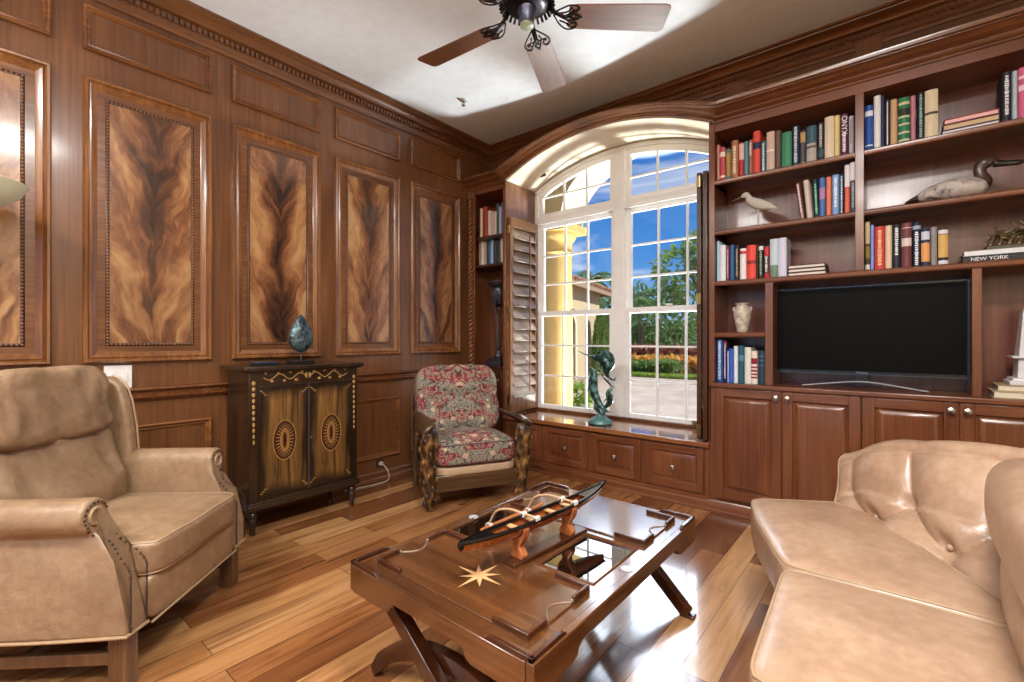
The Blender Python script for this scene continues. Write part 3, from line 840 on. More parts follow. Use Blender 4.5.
def leafmat():
    t = NT('verdigris_metal'); n = t.noise(t.coord(), 22, 4, .6, 1)
    t.color(t.ramp(n, [(.3, '1C2226'), (.45, '454E54'), (.55, '57787C'), (.7, 'A09AA0')])); t.set(Metallic=.7, Roughness=.38); t.bump(n, .5, .01); return t.mat
m = MB()
def lfn(u, v):
    a = 2*PI*u; t = v
    r = (math.sin(PI*min(1, t**.8))**.75)*(1-.25*t)
    fold = 1-.22*math.exp(-((a-PI*.25)/.25)**2)
    return (.045*r*math.cos(a)*fold, .092*r*math.sin(a)*fold, .075+.265*t)
m.grid(lfn, 28, 18)
m.build('leaf', leafmat(), lf, smooth=180)
sb = thing('small_black_box', 'small flat black box with blue lid at left on the inlaid cabinet', 'box', (.25, -2.10, 1.03))
m = MB(); m.box(-.05, .05, -.075, .075, 0, .014); m.build('body', M['black'], sb, bevel=.002)
m = MB(); m.box(-.045, .045, -.07, .07, .014, .022); m.build('lid', col('1E3A58', .3), sb, bevel=.002)
# wall plate, outlet and cord
wp = thing('switch_plate', 'white wall plate on panelling behind the leather recliner', 'switch', (0, -2.79, .98))
m = MB(); m.box(.001, .007, -.062, .062, -.06, .07); m.build('plate', M['white_plastic'], wp, bevel=.002)
for y in (-.03, .03):
    m = MB(); m.box(.007, .011, y-.012, y+.012, -.02, .03); m.build('rocker', M['white_plastic'], wp, bevel=.001)
ot = thing('wall_outlet', 'dark outlet plate low on wall right of the inlaid cabinet', 'outlet', (0, -1.06, .14))
m = MB(); m.box(.002, .008, -.04, .04, -.03, .03); m.build('plate', col('3A2A20'), ot, bevel=.002)
m = MB(); m.box(.008, .01, -.018, .018, -.012, .012); m.build('socket', M['black'], ot)
m = MB(); m.box(.01, .035, -1.075, -1.045, .128, .155)
m.tube(spline([(.03, -1.06, .14), (.07, -1.05, .12), (.11, -1.04, .06), (.11, -1.06, .012), (.10, -1.16, .005), (.08, -1.3, .005), (.06, -1.42, .005)], 8), .004, 6)
tag(m.build('power_cord', col('CFC4B4'), smooth=60), 'pale power cord plugged into outlet and trailing behind the inlaid cabinet', 'cord')
# torchiere whose glass bowl enters the picture at far left
tl = thing('torchiere_lamp', 'floor lamp with pale glass bowl at left edge behind recliner', 'lamp', (.27, -3.37, 0)); tl.scale = (1, 1, .985)
m = MB(); m.lathe([(.14, 0), (.14, .015), (.04, .03), (.015, .05)], 24); m.build('base', M['iron'], tl)
m = MB(); m.lathe([(.012, .04), (.012, 1.80), (.03, 1.82)], 12); m.build('pole', M['iron'], tl)
m = MB(); m.lathe([(.03, 1.80), (.07, 1.805), (.13, 1.83), (.18, 1.875), (.205, 1.915), (.212, 1.925), (.205, 1.93), (.18, 1.89), (.13, 1.845), (.04, 1.82)], 40)
m.build('lamp_shade', plain('frosted_glass', 'C9CBB2', .35), tl, smooth=60)
# ------------------------------------------------------------- coffee table
ct = thing('campaign_coffee_table', 'wooden campaign coffee table with compass star inlay and glass insets', 'coffee table', (2.39, -2.005, 0))
OFF = tr(-2.39, 2.005, 0)
def tmb():
    m = MB(); m.M = OFF; return m
TX0, TX1, TY0, TY1, TZ = 2.02, 2.765, -2.56, -1.455, .462
gx = ((2.06, 2.25), (2.49, 2.70)); gy = (-2.17, -1.86)
m = tmb()
for x0, x1, y0, y1 in ((TX0+.019, TX1-.019, TY0+.019, gy[0]), (TX0+.019, TX1-.019, gy[1], TY1-.019), (TX0+.019, gx[0][0], *gy), (gx[0][1], gx[1][0], *gy), (gx[1][1], TX1-.019, *gy)):
    m.box(x0, x1, y0, y1, TZ-.022, TZ)
m.build('table_top', M['table_x'], ct)
for (x0, x1) in gx:
    m = tmb(); m.box(x0-.006, x1+.006, gy[0]-.006, gy[1]+.006, TZ-.014, TZ-.006)
    g = NT('dark_table_glass'); g.set(Base_Color=lin('120B07'), Roughness=.03, Coat_Weight=1, Coat_Roughness=.01, IOR=1.9)
    m.build('glass_inset', g.mat, ct)
    m = tmb()
    m.ring(x0-.004, x1+.004, gy[0]-.004, gy[1]+.004, [(0, TZ+.001), (.005, TZ+.004), (.010, TZ+.001), (.012, TZ-.01)], lambda u, w, h: (u, w, h))
    m.build('inset_edge', M['table_y'], ct)
def apron(p, a, b, T):
    """deep at the corners, cut up along the middle with an ogee step"""
    L = b-a; lo, hi = TZ-.085, TZ-.05
    poly = [(a, TZ+.0006), (a, lo), (a+.17, lo), (a+.19, lo+.008), (a+.20, hi-.008), (a+.215, hi), (b-.215, hi), (b-.20, hi-.008), (b-.19, lo+.008), (b-.17, lo), (b, lo), (b, TZ+.0006)]
    m = tmb(); m.prism(poly, p[0], p[1], T); return m
for p in ((TY0-.004, TY0+.02), (TY1-.02, TY1+.004)): apron(p, TX0+.0201, TX1-.0201, T_xz).build('apron', M['table_x'], ct, bevel=.003)
for p in ((TX0-.004, TX0+.02), (TX1-.02, TX1+.004)): apron(p, TY0, TY1, lambda u, w, a: (a, u, w)).build('apron', M['table_y'], ct, bevel=.003)
# raised lips at the four corners, ends scooped
for sx, x in ((1, TX0), (-1, TX1)):
    for sy, y in ((1, TY0), (-1, TY1)):
        m = tmb()
        for L, horiz in ((.15, True), (.15, False)):
            poly = [(0, TZ), (0, TZ+.013), (L-.03, TZ+.013), (L-.012, TZ+.009), (L-.006, TZ+.003), (L, TZ)]
            if horiz: m.prism(poly, y, y+sy*.012, lambda u, w, a: (x+sx*u, a, w))
            else: m.prism(poly, x, x+sx*.012, lambda u, w, a: (a, y+sy*u, w))
        m.build('corner_lip', M['dark_x'], ct, bevel=.002)
# the two raised tray panels with galleries and brass handle cut-outs
for y0, y1 in ((-2.505, -2.205), (-1.825, -1.525)):
    x0, x1 = 2.085, 2.71; hz = TZ+.006
    m = tmb(); m.box(x0, x1, y0, y1, TZ-.002, hz); tp = m.build('tray_panel', M['table_x'], ct, bevel=.002)
    H = hz+.014
    for x, sx in ((x0, 1), (x1, -1)):
        xa, xb = sorted((x, x+sx*.011))
        for y, sy in ((y0, 1), (y1, -1)):
            m = tmb()
            ya, yb = sorted((y, y+sy*.085)); m.box(xa, xb, ya, yb, hz-.004, H)
            ya, yb = sorted((y, y+sy*.011))
            a, b = sorted((x+sx*.010, x+sx*.12)); m.box(a, b, ya, yb, hz-.004, H)
            m.build('gallery', M['dark_y'], tp, bevel=.003)
    for x, sx in ((x0+.006, 1), (x1-.006, -1)):
        m = tmb(); yc = (y0+y1)/2
        m.tube([(x+sx*.035*math.sin(PI*k/16), yc-.055+.11*k/16, hz+.0005) for k in range(17)], .003, 8)
        m.ball((x, yc-.06, hz+.003), .006, n=8); m.ball((x, yc+.06, hz+.003), .006, n=8)
        m.build('handle', plain('dull_steel', '8A7A68', .45, .6), tp, smooth=60)
# compass star
m = tmb(); cx, cy, hz = 2.405, -2.355, TZ+.0068
for k in range(8):
    a = k*PI/4+PI/4*0; r = .092 if k % 2 == 0 else .066; w = .0085
    t = V((math.cos(a), math.sin(a), 0)); q = V((-t.y, t.x, 0)); c = V((cx, cy, hz))
    for s, mt in ((1, 0), (-1, 1)):
        m.add([c, c+t*.020+q*s*w, c+t*r], [(0, 1, 2)], mt)
m.build('compass_star', [plain('maple_inlay', 'D8B080', .3), plain('maple_shade', 'BC8E58', .3)], ct, smooth=0)
for s_, x in ((1, TX1-.03), (-1, TX0+.03)):
    m = tmb(); m.lathe([(.02, TZ), (.02, TZ+.0025), (.012, TZ+.004), (0, TZ+.004)], 18, c=(x, -2.015, 0)); m.build('medallion', M['chrome'], ct)
m = tmb(); m.box(2.05, 2.72, -2.20, -1.83, TZ-.07, TZ-.02); m.build('glass_well', M['dark_x'], ct)
def beam(m, a, b, w, h):
    a, b = V(a), V(b); d = b-a; L = d.length; d.normalize()
    s = d.cross(V((0, 1, 0))).normalized() if abs(d.y) < .9 else V((1, 0, 0))
    u = s.cross(d)
    vs = [p+s*(w/2*i)+u*(h/2*j) for p in (a, b) for i, j in ((-1, -1), (1, -1), (1, 1), (-1, 1))]
    m.add(vs, [(3, 2, 1, 0), (4, 5, 6, 7), (0, 1, 5, 4), (1, 2, 6, 5), (2, 3, 7, 6), (3, 0, 4, 7)])
for yy, d, xs in ((-2.42, 1, (2.045, 2.56, 2.715, 2.20)), (-1.41, -1, (2.32, 2.705, 2.46, 2.07))):
    for k in (0, 1):
        a, b = xs[2*k], xs[2*k+1]
        m = tmb(); y = yy+(.048 if k else -.048)*d
        beam(m, (a, y, .385), (b, y, .012), .05, .042); m.cbox((b, y, .006), .06, .045, .012)
        m.build('leg', M['dark_z'], ct, bevel=.004)
    if d < 0: continue
    m = tmb(); y = yy
    n = 24; pi_, po = [], []
    for k in range(n+1):
        t = k/n; x = 1.95+.84*t
        z = .205*math.sin(PI*t)**.62
        po.append((x, z+.03)); pi_.append((x+(.02 if t < .5 else -.02)*abs(2*t-1), max(0, z-.022)))
    for k in range(n): m.prism([po[k], po[k+1], pi_[k+1], pi_[k]], y-.018, y+.018, T_xz)
    m.build('arched_stretcher', M['dark_x'], ct, smooth=30)
m = tmb(); m.box(2.37, 2.41, -2.36, -1.42, .17, .21); m.build('long_stretcher', M['dark_y'], ct, bevel=.004)

# ---------------------------------------------------- outrigger canoe model
cn = thing('outrigger_canoe_model', 'wooden outrigger canoe model with roped booms on a stand on coffee table', 'model boat', (2.449, -2.07, TZ+.001), R(-5))
HW = wood('hull_wood', '6A2E14', '9A5228', 'C07A40', 'x', rough=.2, fine=70, coat=.6)
CZ = .128
def hull_sec(t):
    y = -.375+.745*t; e = abs(2*t-1)
    w = .030*(1-e**3.2)+.002
    rock = .010*e**3+(.014*(max(0, t-.72)/.28)**1.6)
    return y, w, rock
m = MB(); n = 30; vs = []; fs = []; K = 9
for i in range(n+1):
    y, w, rk = hull_sec(i/n)
    for k in range(K):
        a = PI*k/(K-1); vs.append((-w*math.cos(a), y, CZ-.002+rk-.04*(1-.35*abs(2*i/n-1)**3)*math.sin(a)))
for i in range(n):
    for k in range(K-1): fs.append((i*K+k, i*K+k+1, (i+1)*K+k+1, (i+1)*K+k))
m.add(vs, fs); m.build('hull', HW, cn, smooth=180, recalc=True)
m = MB()
for s in (-1, 1):
    m.tube([(s*(hull_sec(i/n)[1]), hull_sec(i/n)[0], CZ+hull_sec(i/n)[2]) for i in range(n+1)], .0072, 6)
for a, b in ((0, .17), (.80, 1.0)):
    for i in range(int(a*n), int(b*n)):
        y0, w0, r0 = hull_sec(i/n); y1, w1, r1 = hull_sec((i+1)/n)
        m.add([(-w0, y0, .003+CZ+r0), (w0, y0, .003+CZ+r0), (w1, y1, .003+CZ+r1), (-w1, y1, .003+CZ+r1)], [(0, 1, 2, 3)])
m.tube([(0, -.373, CZ-.008), (0, -.379, CZ+.004), (0, -.377, CZ+.014)], [.008, .009, .006], 8); m.tube([(0, .355, CZ+.018), (0, .372, CZ+.027), (0, .385, CZ+.033)], [.008, .007, .003], 8)
m.build('gunwale', plain('black_lacquer', '0E0C0C', .15), cn, smooth=40)
m = MB()
for t in (.3, .42, .56, .68):
    m = MB(); y, w, rk = hull_sec(t); m.box(-w, w, y-.010, y+.010, CZ-.010+rk, CZ-.005+rk)
    m.build('seat_thwart', col('C8A070', .4), cn)
AW = wood('outrigger_wood', '5A2A14', '8A4A28', 'B07040', 'y', rough=.25)
m = MB(); m.tube(spline([(-.20, -.12, .045), (-.203, -.08, .04), (-.205, .06, .04), (-.203, .19, .046), (-.20, .235, .062)], 6), lerps([.004, .011, .013, .010, .003], 6), 10); m.build('float', AW, cn, smooth=180)
for y in (-.075, .135):
    m = MB(); m.tube(spline([(.035, y, CZ+.010), (-.03, y, CZ+.009), (-.10, y, CZ+.006), (-.165, y, CZ-.018), (-.203, y, .056)], 6), .0042, 8); b = m.build('boom', plain('pale_boom', 'C09A78', .35), cn, smooth=180)
    m = MB()
    for s in (-1, 1):
        if s > 0: m.build('lashing', col('D8D4CC', .7), b, smooth=180); m = MB()
        for k in range(4): m.tube([(s*.03+.007*math.cos(a/8*2*PI), y-.009+.006*k, CZ+.006+.009*math.sin(a/8*2*PI)) for a in range(9)], .0024, 5)
    m.build('lashing', col('D8D4CC', .7), b, smooth=180); m = MB()
    for k in range(3): m.tube([(-.203+.013*math.cos(a/8*2*PI), y-.006+.006*k, .046+.013*math.sin(a/8*2*PI)) for a in range(9)], .002, 5)
    m.build('lashing', col('D8D4CC', .7), b, smooth=180)
SW = wood('stand_wood', '6E3014', 'A05A30', 'C88050', 'z', rough=.25)
m = MB(); m.box(-.028, .028, -.18, .22, 0, .016); m.build('stand_base', M['dark_y'], cn, bevel=.004)
for y in (-.13, .13):
    m = MB()
    half = [(.026, .016), (.030, .028), (.022, .042), (.014, .054), (.017, .066), (.028, .078), (.036, .096), (.038, .118), (.032, .122), (.029, .106), (.019, .092), (.0, .086)]
    poly = half + [(-x, z) for x, z in half[-2::-1]]
    m.prism(poly, y-.014, y+.014, T_xz); m.build('stand_cradle', SW, cn, bevel=.003)

# -------------------------------------------------------------- television
tv = thing('television', 'black flat television on curved silver stand in bookcase niche', 'television', (3.24, .14, .898))
m = MB(); m.box(-.468, .468, 0, .028, .083, .628); m.box(-.3, .3, .028, .06, .15, .5); m.build('body', M['bezel'], tv, bevel=.004)
m = MB(); m.box(-.458, .458, -.003, .001, .104, .618); m.build('screen', M['screen'], tv)
m = MB(); m.box(-.468, .468, -.005, .004, .083, .090); m.box(-.468, -.464, -.004, .004, .083, .628); m.box(.464, .468, -.004, .004, .083, .628); m.box(-.468, .468, -.004, .004, .624, .628); m.build('trim_edge', plain('steel_edge', '50545C', .25, .9), tv)
m = MB(); m.tube(spline([(-.30, -.075, .008), (-.2, -.03, .02), (-.08, .0, .035), (0, .008, .04), (.08, .0, .035), (.2, -.03, .02), (.30, -.075, .008)], 6), .010, 8, squash=.5); 
m.build('stand', M['chrome'], tv, smooth=40)
m = MB(); m.cbox((0, .014, .062), .06, .012, .05); m.build('neck', M['bezel'], tv)
text_part('brand_mark', 'SAMSUNG', .0125, col('9AA0AA'), tv, tr(0, -.0035, .0965) @ rot('X', R(90)))

# ---------------------------------------------------------- shelf ornaments
br = thing('shorebird_figure', 'pale carved shorebird with long bill on thin peg', 'figurine', (2.685, .07, 1.953))
BW = plain('weathered_white', 'BCB4AA', .7)
m = MB()
bx = spline([(.115, 0, .105), (.06, 0, .13), (.0, 0, .155), (-.045, 0, .185), (-.062, 0, .215), (-.075, 0, .232), (-.095, 0, .228), (-.108, 0, .222)], 5)
m.tube(bx, lerps([.003, .026, .037, .030, .018, .019, .014, .004], 5), 12, squash=.75, up=(0, 1, .001)); m.build('body', BW, br, smooth=180)
m = MB(); m.tube(spline([(-.10, 0, .225), (-.14, 0, .212), (-.175, 0, .196)], 4), lerps([.006, .004, .002], 4), 6); m.build('bill', plain('dark_bill', '5A5048', .5), br, smooth=180)
m = MB(); m.tube([(0, 0, .012), (0, 0, .13)], .005, 8); m.build('peg', BW, br)
m = MB(); m.lathe([(.04, 0), (.042, .006), (.036, .013), (0, .014)], 18); m.build('base', BW, br)

dk = thing('duck_decoy', 'carved duck decoy with dark head and mottled grey body', 'figurine', (3.635, .09, 1.953)); dk.scale = (.92, .92, .92)
def decoy():
    t = NT('decoy_paint'); n = t.noise(t.coord((1, 1.4, 1.4)), 14, 5, .65, 1)
    t.color(t.ramp(n, [(.36, '4A3E38'), (.47, 'A09690'), (.6, 'BDB4AC'), (.75, '7C7068')])); t.set(Roughness=.55); return t.mat
m = MB()
m.tube(spline([(-.185, 0, .030), (-.15, 0, .045), (-.09, 0, .058), (0, 0, .068), (.08, 0, .064), (.13, 0, .055), (.155, 0, .05)], 6), lerps([.004, .026, .05, .066, .062, .046, .012], 6), 16, squash=1.0, up=(0, 1, .001))
for i, p in enumerate(m.v): m.v[i] = (p[0], p[1]*1.1, max(.001, p[2]*.98))
m.build('body', decoy(), dk, smooth=180)
DH = wood('decoy_head', '241812', '3C2A20', '54402F', 'x', rough=.4)
m = MB(); m.tube(spline([(.10, 0, .06), (.13, 0, .09), (.122, 0, .13), (.118, 0, .165), (.135, 0, .192), (.165, 0, .196), (.19, 0, .185)], 5), lerps([.052, .042, .028, .028, .034, .030, .012], 5), 14, squash=.85, up=(0, 1, .001)); m.build('head', DH, dk, smooth=180)
m = MB(); m.tube(spline([(.175, 0, .183), (.22, 0, .172), (.27, 0, .166), (.292, 0, .166)], 5), lerps([.017, .012, .012, .004], 5), 10, squash=1.3, up=(0, 0, 1)); m.build('bill', M['black'], dk, smooth=180)
m = MB(); m.tube(spline([(-.15, 0, .04), (-.185, 0, .034), (-.215, 0, .026)], 4), lerps([.026, .015, .003], 4), 8, squash=1.8, up=(0, 1, .001)); m.build('tail', DH, dk, smooth=180)
m = MB(); m.ball((.152, -.027, .197), .0045, n=6); m.ball((.152, .027, .197), .0045, n=6); m.build('eye', M['black'], dk, smooth=180)

vs_ = thing('stone_vase', 'mottled cream stone vase in small niche left of the television', 'vase', (2.585, .075, 1.245))
def stone():
    t = NT('mottled_stone'); n = t.noise(t.coord(), 26, 5, .7, 1)
    t.color(t.ramp(n, [(.35, '7E7468'), (.5, 'BDB2A2'), (.65, 'D8D0C4')])); t.set(Roughness=.4); return t.mat
m = MB(); m.lathe([(.028, 0), (.034, .004), (.036, .02), (.045, .06), (.054, .11), (.057, .14), (.050, .165), (.038, .178), (.036, .186), (.046, .196), (.047, .2), (.038, .2), (.03, .18), (.0, .17)], 28); m.build('body', stone(), vs_, smooth=50)
m = MB()
for s in (-1, 1): m.tube([(s*(.05+.008*math.sin(PI*k/8)), 0, .145+.03*k/8) for k in range(9)], .005, 6)
m.build('handle', stone(), vs_, smooth=180)

sp_ = thing('bronze_branch_sculpture', 'spiky bronze branching sculpture lying on stacked books', 'sculpture', (3.86, .13, 1.664))
BZ = plain('old_bronze', '6E5E44', .4, .6)
random.seed(11)
m = MB()
m.box(-.095, .16, -.05, .05, 0, .026)
m.build('base', plain('bronze_base', '4E4434', .5, .4), sp_, bevel=.006)
m = MB()
for k in range(7):
    x0 = -.08+.035*k
    m.tube(spline([(x0, -.03, .02), (x0+.02, -.01+.01*random.random(), .06+.02*random.random()), (x0+.06, .01, .09), (x0+.10, .0, .10+.02*random.random())], 4), lerps([.012, .014, .011, .004], 4), 8)
for k in range(22):
    x = -.06+.19*random.random(); y = -.045+.08*random.random(); z = .05+.05*random.random()
    d = V((random.uniform(-1, .5), random.uniform(-.6, .2), random.uniform(.1, 1))).normalized()
    m.tube([V((x, y, z)), V((x, y, z))+d*.03, V((x, y, z))+d*.06], [.009, .007, .002], 6)
m.build('branches', BZ, sp_, smooth=180)

ob = thing('white_obelisk', 'white stone obelisk with a ledge standing on stacked books', 'ornament', (3.945, .13, .966))
WM = plain('white_marble', 'D8D6D8', .35)
m = MB()
def frus(z0, z1, a, b): m.add([(-a, -a, z0), (a, -a, z0), (a, a, z0), (-a, a, z0), (-b, -b, z1), (b, -b, z1), (b, b, z1), (-b, b, z1)], [(3, 2, 1, 0), (4, 5, 6, 7), (0, 1, 5, 4), (1, 2, 6, 5), (2, 3, 7, 6), (3, 0, 4, 7)])
frus(.0, .02, .10, .10); frus(.02, .035, .09, .085); frus(.035, .13, .068, .064); m.build('pedestal', WM, ob, bevel=.003)
m = MB(); frus(.13, .137, .066, .088); frus(.137, .146, .088, .088); m.build('ledge', WM, ob, bevel=.002)
m = MB(); frus(.146, .37, .062, .046); frus(.37, .40, .046, .03); m.build('shaft', WM, ob, bevel=.002)

ur = thing('urn_candle_stand', 'tall dark metal urn candle stand in the corner bookcase', 'candle stand', (.29, .15, .93))
m = MB(); m.box(-.09, .09, -.09, .09, 0, .055); m.box(-.075, .075, -.075, .075, .055, .075); m.build('base', M['iron'], ur, bevel=.006)
m = MB(); m.lathe([(.03, .07), (.045, .09), (.045, .11), (.022, .13), (.018, .16), (.03, .175), (.012, .19)], 16)
for k in range(3):
    a = 2*PI*k/3+.5
    m.tube(spline([(.02*math.cos(a), .02*math.sin(a), .18), (.026*math.cos(a), .026*math.sin(a), .3), (.045*math.cos(a), .045*math.sin(a), .5), (.07*math.cos(a), .07*math.sin(a), .76)], 4), .006, 6)
m.build('stem', M['iron'], ur, smooth=60)
m = MB(); m.lathe([(.004, .56), (.018, .57), (.012, .59), (.022, .605), (.05, .66), (.066, .72), (.07, .76), (.062, .785), (.085, .80), (.115, .83), (.118, .842), (.0, .845)], 24); m.build('bowl', M['iron'], ur, smooth=50)
m = MB()
for k in range(12):
    a = 2*PI*k/12; m.tube([(.024*math.cos(a), .024*math.sin(a), .605), (.054*math.cos(a), .054*math.sin(a), .66), (.07*math.cos(a), .07*math.sin(a), .72), (.073*math.cos(a), .073*math.sin(a), .76)], .008, 6)
m.build('gadroon', M['iron'], ur, smooth=180)

# ------------------------------------------------ bronze fish on the window seat
st_ = thing('dolphin_sculpture', 'green bronze sailfish and dolphins sculpture standing on the window seat', 'sculpture', (1.455, .14, .475))
def bronze():
    t = NT('verdigris_bronze'); n = t.noise(t.coord(), 20, 4, .6)
    t.color(t.ramp(n, [(.35, '1C2A2C'), (.5, '35504E'), (.62, '6E9A90')])); t.set(Metallic=.55, Roughness=.35); return t.mat
BRZ = bronze()
m = MB(); m.lathe([(.085, 0), (.10, .008), (.098, .03), (.08, .045), (.05, .06), (.035, .075), (.03, .09), (0, .095)], 18)
for i, p in enumerate(m.v):
    q = V(p); m.v[i] = tuple(q + V((noise.noise(q*30), noise.noise(q*30+V((4, 0, 0))), 0))*.008)
m.build('base', plain('patina_base', '5E8A88', .4, .4), st_, smooth=60)
m = MB(); m.tube(spline([(.02, 0, .08), (.0, 0, .12), (-.035, .01, .14), (-.05, .02, .17), (-.02, 0, .19)], 6), lerps([.03, .028, .03, .022, .006], 6), 10); 
for a in range(7): m.ball((-.05+.016*a, .015*math.sin(a*2), .12+.012*math.cos(a*3)), .018, n=8)
m.build('wave', BRZ, st_, smooth=180)
def dolphin(pts, rs, name='dolphin'):
    m = MB(); p = spline(pts, 6); m.tube(p, lerps(rs, 6), 12, squash=.8, up=(0, 1, .001))
    # tail flukes and fins
    a = V(p[0]); d = (V(p[0])-V(p[3])).normalized(); s = V((0, 1, 0))
    m.add([a, a+d*.03+s*.04, a+d*.016, a+d*.03-s*.04, a-d*.01], [(0, 1, 2), (0, 2, 3), (0, 1, 4), (0, 3, 4)])
    i = len(p)//2; c = V(p[i]); t = (V(p[i+1])-V(p[i-1])).normalized(); nrm = t.cross(V((0, 1, 0)))
    m.tube([c, c+nrm*.045-t*.02, c+nrm*.07-t*.05], [.02, .012, .002], 6, squash=.3)
    k = int(len(p)*.68); c = V(p[k]); 
    for s in (-1, 1): m.tube([c, c+V((0, s*.035, 0))-t*.02, c+V((0, s*.055, 0))-t*.05], [.014, .010, .002], 6, squash=.4)
    return m.build(name, BRZ, st_, smooth=180)
dolphin([(.075, 0, .115), (.03, .0, .13), (-.03, .0, .20), (-.065, .0, .28), (-.07, .0, .36), (-.062, 0, .42), (-.09, 0, .455), (-.115, 0, .46)], [.010, .022, .034, .042, .042, .034, .022, .006])
dolphin([(.005, .03, .13), (.05, .03, .16), (.078, .02, .205), (.075, .01, .26), (.09, 0, .29), (.12, 0, .30)], [.008, .02, .030, .030, .02, .005])
m = MB(); bp = spline([(.125, 0, .38), (.085, 0, .40), (.06, 0, .44), (.06, 0, .50), (.04, 0, .545), (.0, 0, .56), (-.05, 0, .565), (-.09, 0, .575)], 6)
m.tube(bp, lerps([.005, .012, .028, .045, .048, .04, .026, .008], 6), 12, squash=.7, up=(0, 1, .001))
m.tube([(-.08, 0, .572), (-.15, 0, .592), (-.235, 0, .625)], [.009, .005, .0015], 6)
m.add([(.12, 0, .38), (.16, 0, .35), (.13, .01, .372), (.15, 0, .415)], [(0, 1, 2), (0, 2, 3)])
m.tube([(.0, .0, .53), (.03, -.05, .50), (.05, -.10, .45)], [.012, .010, .002], 6, squash=.4)
m.tube([(.03, 0, .40), (.10, 0, .335), (.15, -.02, .32)], [.010, .007, .002], 6)
m.build('sailfish', BRZ, st_, smooth=180)
m = MB()
prof = [(-.04, .58), (-.02, .615), (.02, .632), (.07, .628), (.112, .60), (.132, .56), (.134, .51), (.115, .475), (.085, .45), (.07, .5), (.04, .55), (.0, .565)]
m.prism(prof, -.006, .006, T_xz)
for k in range(7):
    t = k/6; m.tube([(.05-.05*t+.02, 0, .5+.06*t), (.13-.15*t, 0, .50+.13*math.sin(t*2.2))], .004, 5)
m.build('sail_fin', BRZ, st_, smooth=30)
